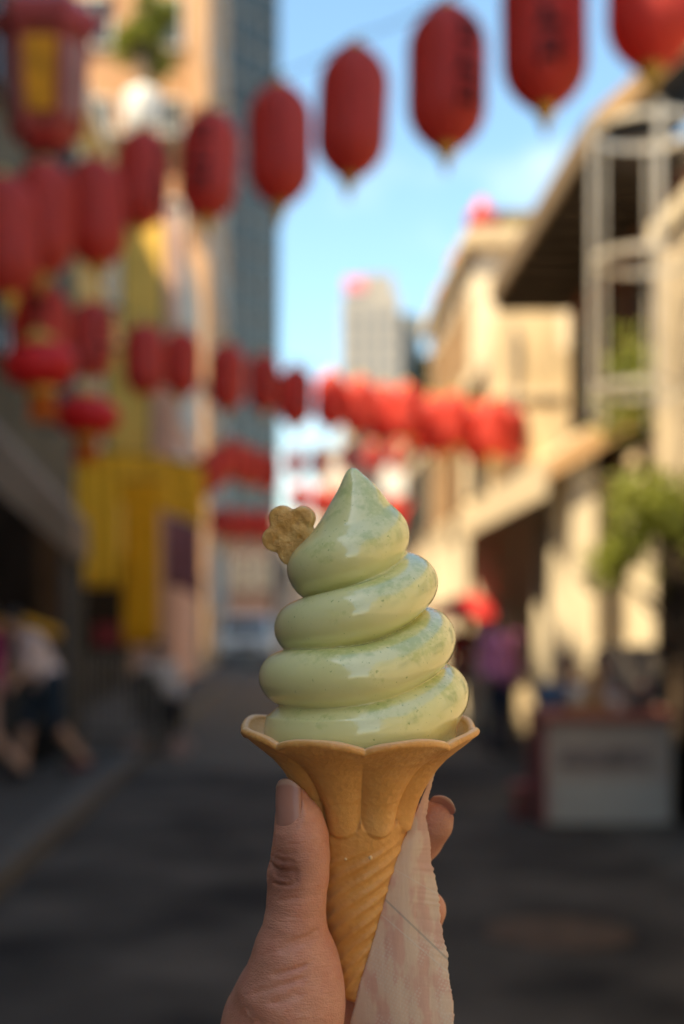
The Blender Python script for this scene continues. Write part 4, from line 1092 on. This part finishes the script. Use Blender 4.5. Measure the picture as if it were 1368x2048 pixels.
# plug inside the wafer, and trimmed to stay inside it
RC = np.hypot(X - 6, Y); core = np.maximum(RC[..., None] - (188 + np.minimum(0, .9 * (Zg + 10)) - .0012 * (Zg - 10) ** 2), np.abs(Zg + 14) - 44)
f = smin(f, core.astype(np.float32), 22.0)
lim = RR[..., None] - (np.interp(-Zg, prof_y, prof_r) - 22)
f = np.where(Zg < -14, np.maximum(f, lim.astype(np.float32)), f)
# slow unevenness of a hand-drawn swirl
f = f + (1.3 * np.sin(X / 47 + 1)[..., None] * np.sin(Zg / 38 + Y[..., None] / 55)).astype(np.float32)
f[:, :, 0] = 10
V, F = surface_nets(xs, ysv, zs, f.astype(np.float32))
V = relax(V, F, 3)
V = np.stack([A0[0] + V[:, 0] * K, A0[1] + V[:, 1] * K, A0[2] + V[:, 2] * K], 1)
mesh_obj('soft_serve', V, F, m_cream, ice, True)
del f, d_, core, lim

# --- flower biscuit
m_bis, n, l, B = node_mat('golden_biscuit')
t = n.new('ShaderNodeTexCoord'); ob = t.outputs['Object']
bc = ramp(n, l, noise(n, l, ob, 260, 5, .65).outputs[0], [(.3, (.58, .29, .085)), (.55, (.80, .48, .16)), (.75, (.90, .64, .29))]).outputs[0]
l.new(bc, B.inputs['Base Color']); B.inputs['Roughness'].default_value = .55
B.inputs['Subsurface Weight'].default_value = .15; B.inputs['Subsurface Radius'].default_value = (1, .6, .3); B.inputs['Subsurface Scale'].default_value = .001
nb = bump(n, l, noise(n, l, ob, 420, 5, .7).outputs[0], .9, .0012); l.new(nb, B.inputs['Normal'])
h_ = 1.5
xs = np.arange(-76, 76, h_); ysv = np.arange(-26, 27, h_); zs = np.arange(-76, 76, h_)
P = grid(xs, ysv, zs)
a_ = np.arctan2(P[..., 2], P[..., 0]); r_ = np.hypot(P[..., 0], P[..., 2])
edge = 0
d2 = np.full(r_.shape, 1e3, np.float32)
for ang_d, rad_, off in [(54, 25, 37), (122, 25, 38), (194, 25, 37), (264, 25, 37), (336, 25, 37)]:
    d2 = smin(d2, np.hypot(P[..., 0] - off * math.cos(R(ang_d)), P[..., 2] - off * math.sin(R(ang_d))) - rad_, 11)
d2 = smin(d2, r_ - 40, 6)
thk = 15 + 2.0 * np.sin(P[..., 0] / 9) * np.sin(P[..., 2] / 8 + 1) - 3.0 * np.exp(-(r_ / 14) ** 2)
for (hx, hz) in [(-20, 14), (10, 22), (-8, -18), (18, -6), (-30, -8), (30, 20)]: thk = thk - 3.2 * np.exp(-((P[..., 0] - hx) ** 2 + (P[..., 2] - hz) ** 2) / 22)
dy_ = np.abs(P[..., 1]) - thk
rd = 6.0
fb = np.minimum(np.maximum(d2 + rd, dy_ + rd), 0) + np.sqrt(np.maximum(d2 + rd, 0) ** 2 + np.maximum(dy_ + rd, 0) ** 2) - rd
V, F = surface_nets(xs, ysv, zs, fb.astype(np.float32)); V = relax(V, F, 1)
rot = np.array(Matrix.Rotation(R(-14), 3, 'Z') @ Matrix.Rotation(R(10), 3, 'X'))
V = V @ rot.T
c0 = Fg(585, 1068, 6)
bo = mesh_obj('biscuit', V * K + c0, F, m_bis, None, True, c0)
tag(bo, 'small golden flower shaped biscuit stuck in the left of the swirl', 'biscuit')

# --- hand
m_skin, n, l, B = node_mat('hand_skin')
t = n.new('ShaderNodeTexCoord'); ob = t.outputs['Object']
sk = ramp(n, l, noise(n, l, ob, 45, 4, .55).outputs[0], [(.3, (.52, .235, .16)), (.5, (.62, .30, .215)), (.7, (.68, .36, .265))]).outputs[0]
sk = mixc(n, l, math_n(n, l, 'MULTIPLY', noise(n, l, ob, 420, 3).outputs[0], .35), sk, (.34, .14, .085))
mot = n.new('ShaderNodeMapRange'); l.new(noise(n, l, ob, 130, 4, .65).outputs[0], mot.inputs[0]); mot.inputs[1].default_value = .45; mot.inputs[2].default_value = .70; mot.inputs[4].default_value = .38
sk = mixc(n, l, mot.outputs[0], sk, (.50, .175, .125))
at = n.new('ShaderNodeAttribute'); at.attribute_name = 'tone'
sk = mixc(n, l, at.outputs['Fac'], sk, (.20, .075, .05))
l.new(sk, B.inputs['Base Color']); B.inputs['Roughness'].default_value = .48; B.inputs['Specular IOR Level'].default_value = .4
B.inputs['Subsurface Weight'].default_value = .3; B.inputs['Subsurface Radius'].default_value = (1, .35, .18); B.inputs['Subsurface Scale'].default_value = .0022
mpn = n.new('ShaderNodeMapping'); mpn.inputs['Rotation'].default_value = (0, R(-18), 0); mpn.inputs['Scale'].default_value = (.35, .6, 1.6); l.new(ob, mpn.inputs[0])
wr = noise(n, l, mpn.outputs[0], 520, 4, .6).outputs[0]
vo = n.new('ShaderNodeTexVoronoi'); vo.inputs['Scale'].default_value = 1500; l.new(ob, vo.inputs['Vector'])
vo2 = n.new('ShaderNodeTexVoronoi'); vo2.inputs['Scale'].default_value = 800; vo2.feature = 'DISTANCE_TO_EDGE'; l.new(mpn.outputs[0], vo2.inputs['Vector'])
nb = bump(n, l, wr, .5, .0007); nb = bump(n, l, vo.outputs['Distance'], .30, .0004, nb); nb = bump(n, l, vo2.outputs['Distance'], .28, .0004, nb)
l.new(nb, B.inputs['Normal'])

def ax(fine0, fine1, h0, lo, hi, g=1.18):
    a = list(np.arange(fine0, fine1, h0)); s_ = h0
    while a[-1] < hi: s_ *= g; a.append(a[-1] + s_)
    s_ = h0
    while a[0] > lo: s_ *= g; a.insert(0, a[0] - s_)
    return np.array(a)
lo, hi = Fg(425, 2065, -170), Fg(925, 1540, 260)
hs = .00058
xs = ax(Fg(425, 0, 0)[0], Fg(920, 0, 0)[0], hs, -.20, Fg(940, 0, 0)[0]); ysv = ax(D0 - 160 * K, D0 + 240 * K, hs, .24, D0 + 250 * K); zs = ax(Fg(0, 2070, 0)[2], Fg(0, 1545, 0)[2], hs, 1.13, Fg(0, 1540, 0)[2])
P = grid(xs, ysv, zs)
mm = 1 / K / 1000                                       # pixel units per millimetre
def chain(P, pts, k=.002):
    f = None
    for (a, b_) in zip(pts[:-1], pts[1:]):
        d_ = cap_sdf(P, Fg(*a[:3]), Fg(*b_[:3]), a[3] * K, b_[3] * K)
        f = d_ if f is None else smin(f, d_, k)
    return f
thumb = chain(P, [(588, 1603, -92, 30), (599, 1640, -92, 44), (602, 1672, -92, 52), (601, 1712, -90, 55.5), (596, 1752, -88, 58.5), (593, 1800, -86, 56), (590, 1850, -82, 60), (584, 1905, -72, 74), (572, 1985, -58, 94)], .0015)
thenar = smin(ell_sdf(P, Fg(607, 1965, -72), (74 * K, 66 * K, 105 * K)), ell_sdf(P, Fg(598, 2060, -60), (84 * K, 80 * K, 130 * K)), .008)
hand = smin(thumb, thenar, .006)
palm = smin(cap_sdf(P, Fg(592, 1880, 82), Fg(530, 2030, 10), 62 * K, 80 * K), cap_sdf(P, Fg(620, 1980, 92), Fg(556, 2120, 20), 66 * K, 84 * K), .006)
palm = smin(palm, cap_sdf(P, Fg(640, 2090, 90), Fg(575, 2200, 30), 66 * K, 84 * K), .006)
hand = smin(hand, palm, .0085)
hand = smin(hand, cap_sdf(P, Fg(550, 2150, -10), (-.045, .415, 1.305), 118 * K, .0255), .012)
hand = smin(hand, cap_sdf(P, (-.045, .415, 1.305), (-.15, .30, 1.17), .0255, .036), .01)
fing = [
    [(596, 1880, 92, 58), (690, 1800, 138, 55), (760, 1755, 138, 53), (806, 1712, 108, 51), (838, 1676, 80, 48), (861, 1647, 56, 46)],
    [(610, 1968, 100, 58), (690, 1920, 140, 55), (760, 1890, 138, 53), (808, 1862, 108, 50), (840, 1832, 70, 46), (850, 1820, 50, 43)],
    [(630, 2050, 100, 56), (700, 2010, 134, 53), (765, 1985, 130, 51), (806, 1960, 100, 48), (832, 1940, 62, 44), (838, 1932, 44, 41)],
    [(650, 2125, 92, 50), (710, 2095, 118, 47), (765, 2075, 112, 45), (800, 2055, 84, 42), (818, 2040, 50, 39), (822, 2034, 36, 36)]]
for fc in fing: hand = smin(hand, chain(P, fc, .0015), .004)
# keep the hand off the wafer: press it flat where it touches
cy_ = 1467 - 0
Zp = (P[..., 2] - A0[2]) / K
rad = np.interp(-Zp, prof_y, prof_r).astype(np.float32) * K
axx = A0[0] + (Zp / 540.0) * 2.0 * K; axy = A0[1] - Zp * K * math.sin(TILT)
conef = np.hypot(P[..., 0] - axx, P[..., 1] - axy) - rad - .0006
conef = np.where((Zp < 5) & (Zp > -548), conef, .01)
hand = np.maximum(hand, -conef)
# creases: thumb knuckle, thumb joint, lines running over the ball of the thumb
def crease(f, pts, depth, wid):
    pts = [np.array(p, np.float32) for p in pts]
    d_ = None
    for a, b_ in zip(pts[:-1], pts[1:]):
        q = cap_sdf(P, a, b_, 0, 0); d_ = q if d_ is None else np.minimum(d_, q)
    return f + depth * np.exp(-(d_ / wid) ** 2), d_
def on_thumb(px, py):                                   # a point on the visible front of the thumb
    c_ = [(1603, 588, 30, -92), (1640, 599, 44, -92), (1672, 602, 52, -92), (1712, 601, 55.5, -90), (1752, 596, 58.5, -88), (1800, 593, 56, -86), (1850, 590, 60, -82), (1905, 584, 74, -72), (1985, 572, 94, -58), (2060, 580, 98, -50)]
    yv = [q[0] for q in c_]; cx_ = np.interp(py, yv, [q[1] for q in c_]); rr = np.interp(py, yv, [q[2] for q in c_]); dd = np.interp(py, yv, [q[3] for q in c_])
    return Fg(px, py, dd - math.sqrt(max(rr * rr - (px - cx_) ** 2, 1)))
for pts, dep, wid in [
    ([(540, 1722), (552, 1738), (570, 1744), (590, 1741)], .0011, .0008), ([(541, 1735), (556, 1752), (575, 1757), (592, 1750)], .0008, .0007), ([(548, 1712), (566, 1722), (584, 1722)], .0007, .0007),
    ([(538, 1752), (556, 1768), (578, 1770), (592, 1762)], .0009, .0007), ([(552, 1702), (570, 1708), (588, 1706)], .0004, .0007),
    ([(540, 1790), (565, 1800), (590, 1796)], .0004, .0007),
    ([(650, 1845), (630, 1862), (600, 1880), (560, 1895)], .0006, .0009), ([(655, 1885), (635, 1912), (600, 1935), (550, 1950)], .0008, .0009),
    ([(640, 1925), (600, 1958), (550, 1975), (510, 1985)], .0007, .0009), ([(600, 1990), (560, 2005), (500, 2020)], .0006, .0009), ([(640, 1985), (590, 2020), (520, 2042)], .0005, .001), ([(652, 1860), (620, 1880), (575, 1900), (535, 1905)], .0004, .0008), ([(630, 1950), (590, 1985), (540, 2005)], .0004, .0008)]:
    hand, _ = crease(hand, [on_thumb(*p) for p in pts], dep, wid)
# skin folds round the nails
nout = np.array((-.60, -.80, .06)); nout /= np.linalg.norm(nout)
o2 = np.array((.55, -.05, .83)); o2 /= np.linalg.norm(o2)
NAILS = [(Fg(600, 1662, -92) + nout * 49.5 * K, Fg(587, 1556, -90) + nout * 31 * K, nout, 34 * K, 40 * K),
         (Fg(842, 1668, 70) + o2 * 46 * K, Fg(874, 1628, 44) + o2 * 40 * K, o2, 30 * K, 42 * K)]
for (b_, t_, o_, hw_, rc_) in NAILS:
    ax_ = t_ - b_; L = np.linalg.norm(ax_); ax_ = ax_ / L; o_ = o_ - ax_ * (o_ @ ax_); o_ /= np.linalg.norm(o_); sd_ = np.cross(ax_, o_)
    pts = []
    for (u, v) in [(-1, .72), (-1, .45), (-1, .22), (-.8, .06), (-.45, -.03), (0, -.055), (.45, -.03), (.8, .06), (1, .22), (1, .45), (1, .72)]:
        a = u * hw_ * 1.07 / rc_
        pts.append(b_ + ax_ * (L * v) + sd_ * (rc_ * math.sin(a)) + o_ * (rc_ * (math.cos(a) - 1) - .0007))
    hand, _ = crease(hand, pts, -.00095, .0010)
V, F = surface_nets(xs, ysv, zs, hand.astype(np.float32)); V = relax(V, F, 2)
hb = Fg(560, 2060, 0)
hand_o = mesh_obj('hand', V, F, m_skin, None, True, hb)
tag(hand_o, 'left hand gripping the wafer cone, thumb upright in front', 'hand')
# darker skin tone over the knuckle and in the folds
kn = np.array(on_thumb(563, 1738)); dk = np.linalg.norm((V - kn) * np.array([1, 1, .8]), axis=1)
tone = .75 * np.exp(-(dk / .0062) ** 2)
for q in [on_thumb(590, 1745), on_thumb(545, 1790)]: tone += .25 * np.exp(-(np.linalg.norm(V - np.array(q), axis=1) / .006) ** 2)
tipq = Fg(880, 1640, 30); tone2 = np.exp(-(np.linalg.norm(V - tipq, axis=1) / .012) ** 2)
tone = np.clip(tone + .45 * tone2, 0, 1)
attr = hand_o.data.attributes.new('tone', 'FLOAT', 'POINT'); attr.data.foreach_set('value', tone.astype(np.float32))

# nails: curved plates with thickness
m_nail, n, l, B = node_mat('fingernail')
t = n.new('ShaderNodeTexCoord')
nc = ramp(n, l, noise(n, l, t.outputs['Object'], 90, 3).outputs[0], [(.3, (.36, .165, .13)), (.7, (.43, .215, .17))]).outputs[0]
at = n.new('ShaderNodeAttribute'); at.attribute_name = 'free_edge'
nc = mixc(n, l, at.outputs['Fac'], nc, (.50, .32, .25))
l.new(nc, B.inputs['Base Color']); B.inputs['Roughness'].default_value = .36; B.inputs['Coat Weight'].default_value = .05; B.inputs['Coat Roughness'].default_value = .2
B.inputs['Subsurface Weight'].default_value = .2; B.inputs['Subsurface Radius'].default_value = (1, .4, .3); B.inputs['Subsurface Scale'].default_value = .001
def nail(base, tip, out, hw_, r_curv, lift=.0, thick=.0005):
    """base/tip world points of the nail's mid line, out = outward normal, hw_ half width"""
    base, tip, out = Vector(base), Vector(tip), Vector(out).normalized()
    ax_ = (tip - base); L = ax_.length; ax_.normalize(); out = (out - ax_ * out.dot(ax_)).normalized(); sd_ = ax_.cross(out)
    nu, nv = 16, 22; V = []; fe = []
    for s_ in (0, 1):
        for j in range(nv + 1):
            v = j / nv
            w_ = hw_ * min(1, (1 - (1 - min(v / .28, 1)) ** 2) ** .5 * .35 + .65) * (1 - .30 * max(0, (v - .82) / .18) ** 2)
            for i in range(nu + 1):
                u = 2 * i / nu - 1; a = u * w_ / r_curv
                vv = v - .10 * (u * u) * (1 if v > .5 else 0) * max(0, (v - .6) / .4) + .10 * (u * u) * max(0, (.3 - v) / .3)
                p = base + ax_ * (L * vv) + sd_ * (r_curv * math.sin(a)) + out * (r_curv * (math.cos(a) - 1) - s_ * thick - .0006 * (1 - min(1, v / .12)) + .0003 * math.sin(v * math.pi))
                V.append(p); fe.append(max(0, min(1, (v - .86) / .05)))
    M_ = (nu + 1) * (nv + 1); F = []
    for j in range(nv):
        for i in range(nu):
            a = j * (nu + 1) + i
            F.append((a, a + nu + 1, a + nu + 2, a + 1)); F.append((a + M_, a + 1 + M_, a + nu + 2 + M_, a + nu + 1 + M_))
    for j in range(nv):
        a = j * (nu + 1); b_ = a + nu
        F.append((a, a + M_, a + nu + 1 + M_, a + nu + 1)); F.append((b_, b_ + nu + 1, b_ + nu + 1 + M_, b_ + M_))
    for i in range(nu):
        a = nv * (nu + 1) + i; F.append((a, a + M_, a + 1 + M_, a + 1)); F.append((i, i + 1, i + 1 + M_, i + M_))
    o = mesh_obj('fingernail', V, F, m_nail, hand_o, True)
    at_ = o.data.attributes.new('free_edge', 'FLOAT', 'POINT'); at_.data.foreach_set('value', fe)
    return o
for q in NAILS: nail(*q)

# --- paper sleeve
m_pap, n, l, B = node_mat('printed_tissue_paper')
uv = n.new('ShaderNodeAttribute'); uv.attribute_name = 'sheet'; su = n.new('ShaderNodeSeparateXYZ'); l.new(uv.outputs['Vector'], su.inputs[0])
vec = uv.outputs['Vector']
pr_ = noise(n, l, vec, 5.0, 3, .5).outputs[0]
mrp = n.new('ShaderNodeMapRange'); mrp.interpolation_type = 'SMOOTHSTEP'; l.new(pr_, mrp.inputs[0]); mrp.inputs[1].default_value = .46; mrp.inputs[2].default_value = .56; mrp.inputs[4].default_value = .42
pc1 = mixc(n, l, mrp.outputs[0], (.90, .77, .64), (.78, .42, .37))
vd = n.new('ShaderNodeTexVoronoi'); vd.inputs['Scale'].default_value = 30; vd.inputs['Randomness'].default_value = 0.0
mpd = n.new('ShaderNodeMapping'); mpd.inputs['Scale'].default_value = (1, 2.4, 1); mpd.inputs['Rotation'].default_value = (0, 0, .5); l.new(vec, mpd.inputs[0]); l.new(mpd.outputs[0], vd.inputs['Vector'])
dot = math_n(n, l, 'LESS_THAN', vd.outputs['Distance'], .34)
zone = n.new('ShaderNodeMapRange'); l.new(su.outputs[1], zone.inputs[0]); zone.inputs[1].default_value = .38; zone.inputs[2].default_value = .30; zone.inputs[3].default_value = 0; zone.inputs[4].default_value = .5
dz_ = math_n(n, l, 'MULTIPLY', dot, math_n(n, l, 'MULTIPLY', zone.outputs[0], math_n(n, l, 'GREATER_THAN', noise(n, l, vec, 3.2, 2).outputs[0], .47)))
pc2 = mixc(n, l, dz_, pc1, (.92, .86, .78))
# blue grey printed line and white folds running diagonally
def line(c_, wdt, slope):
    q = math_n(n, l, 'SUBTRACT', math_n(n, l, 'ADD', su.outputs[1], math_n(n, l, 'MULTIPLY', su.outputs[0], slope)), c_)
    return math_n(n, l, 'LESS_THAN', math_n(n, l, 'ABSOLUTE', q), wdt)
pc3 = mixc(n, l, math_n(n, l, 'MULTIPLY', line(.615, .005, .40), .42), pc2, (.27, .33, .34))
pc3 = mixc(n, l, math_n(n, l, 'MULTIPLY', line(.53, .003, .36), .6), pc3, (.90, .87, .82))
pc3 = mixc(n, l, math_n(n, l, 'MULTIPLY', line(.70, .002, .24), .5), pc3, (.90, .87, .82))
edge_r = math_n(n, l, 'MULTIPLY', math_n(n, l, 'GREATER_THAN', su.outputs[0], .80), math_n(n, l, 'MULTIPLY', math_n(n, l, 'GREATER_THAN', su.outputs[1], .88), math_n(n, l, 'LESS_THAN', su.outputs[1], .965)))
pc3 = mixc(n, l, math_n(n, l, 'MULTIPLY', edge_r, .9), pc3, (.70, .02, .05))
l.new(pc3, B.inputs['Base Color']); B.inputs['Roughness'].default_value = .5
trn = n.new('ShaderNodeBsdfTranslucent'); l.new(pc3, trn.inputs[0]); ms = n.new('ShaderNodeMixShader'); ms.inputs[0].default_value = .40
tpn = n.new('ShaderNodeBsdfTransparent'); ms2 = n.new('ShaderNodeMixShader'); ms2.inputs[0].default_value = .12
l.new(B.outputs[0], ms.inputs[1]); l.new(trn.outputs[0], ms.inputs[2]); l.new(ms.outputs[0], ms2.inputs[1]); l.new(tpn.outputs[0], ms2.inputs[2]); l.new(ms2.outputs[0], n['Material Output'].inputs[0])
mpp = n.new('ShaderNodeMapping'); mpp.inputs['Scale'].default_value = (4, 1.6, 1); l.new(vec, mpp.inputs[0])
nb = bump(n, l, noise(n, l, mpp.outputs[0], 3, 5, .6).outputs[0], .5, .0012); nb = bump(n, l, math_n(n, l, 'MULTIPLY', dot, zone.outputs[0]), .3, .0002, nb)
nb = bump(n, l, math_n(n, l, 'ADD', line(.53, .004, .36), line(.70, .003, .24)), .5, .0003, nb)
l.new(nb, B.inputs['Normal'])
pl_ = np.array([(869, 1533), (862, 1548), (858, 1562), (841, 1604), (824, 1643), (806, 1683), (793, 1722), (780, 1761), (768, 1806), (757, 1845), (745, 1886), (735, 1918), (718, 1972), (700, 2048), (678, 2130)], float)
pr2 = np.array([(872, 1535), (868, 1550), (863, 1565), (857, 1606), (852, 1643), (859, 1678), (863, 1722), (874, 1775), (879, 1819), (885, 1862), (893, 1905), (897, 1945), (903, 1980), (909, 2048), (915, 2130)], float)
nv, nu = 260, 44
def prp(y): return float(np.interp(y, prof_y, prof_r)) if y < 500 else max(39.2 - (y - 500) * .205, 8)
tv = np.linspace(0, 1, nv + 1)
cl_ = np.concatenate([[0], np.cumsum(np.hypot(*np.diff(pl_, axis=0).T))]); cl_ /= cl_[-1]
V = []; UV = []
rgp = np.random.default_rng(11)
jag = rgp.normal(size=nv + 1); jag = np.convolve(jag, [.25, .5, .25], 'same') * 1.5
for j, t_ in enumerate(tv):
    L_ = np.array([np.interp(t_, cl_, pl_[:, 0]), np.interp(t_, cl_, pl_[:, 1])]); R_ = np.array([np.interp(t_, cl_, pr2[:, 0]), np.interp(t_, cl_, pr2[:, 1])])
    R_[0] += jag[j] + .8 * math.sin(j * .13)
    for i in range(nu + 1):
        u = i / nu; p_ = L_ * (1 - u) + R_ * u
        y = p_[1] - 1467; r0 = prp(y) + 4.5
        xo = p_[0] - (718 - 2 * y / 540); lean = y * math.sin(TILT)
        # lies on the wafer at its left edge, leaves it tangentially and swings out over the fingers
        yl = L_[1] - 1467; rl_ = prp(yl) + 4.5; xl_ = min(L_[0] - (718 - 2 * yl / 540), rl_ * .96)
        dl = -math.sqrt(max(rl_ ** 2 - xl_ ** 2, 9)) + yl * math.sin(TILT)
        dr_ = np.interp(R_[1], [1535, 1600, 1700, 1850, 2050], [dl - 2, -8, -8, -14, -24])
        dp = dl * (1 - u) + dr_ * u - (8 + 26 * t_) * math.sin(math.pi * u) * (1 - .3 * u) * min(1, (R_[0] - L_[0]) / 60)
        if abs(xo) < r0: dp = min(dp, -math.sqrt(r0 * r0 - xo * xo) + lean)
        dp += 2.2 * math.sin(u * 9 + t_ * 5) * u * t_ + 1.3 * math.sin(u * 23 - t_ * 13) * u * t_
        V.append(Fg(p_[0], p_[1], dp)); UV.append(((p_[0] - 700) / 215.0, 1 - (p_[1] - 1533) / 515.0, 0))
V = np.array(V); F = []
for j in range(nv):
    for i in range(nu):
        a = j * (nu + 1) + i; F.append((a, a + nu + 1, a + nu + 2, a + 1))
pb = Fg(800, 2130, 0)
po = mesh_obj('paper_wrapper', V, F, m_pap, None, True, pb)
at_ = po.data.attributes.new('sheet', 'FLOAT_VECTOR', 'POINT'); at_.data.foreach_set('vector', np.array(UV, np.float32).ravel())
so = po.modifiers.new('thickness', 'SOLIDIFY'); so.thickness = .00012; so.offset = 0
tag(po, 'translucent printed paper wrapper hanging down the right side of the cone', 'wrapper')
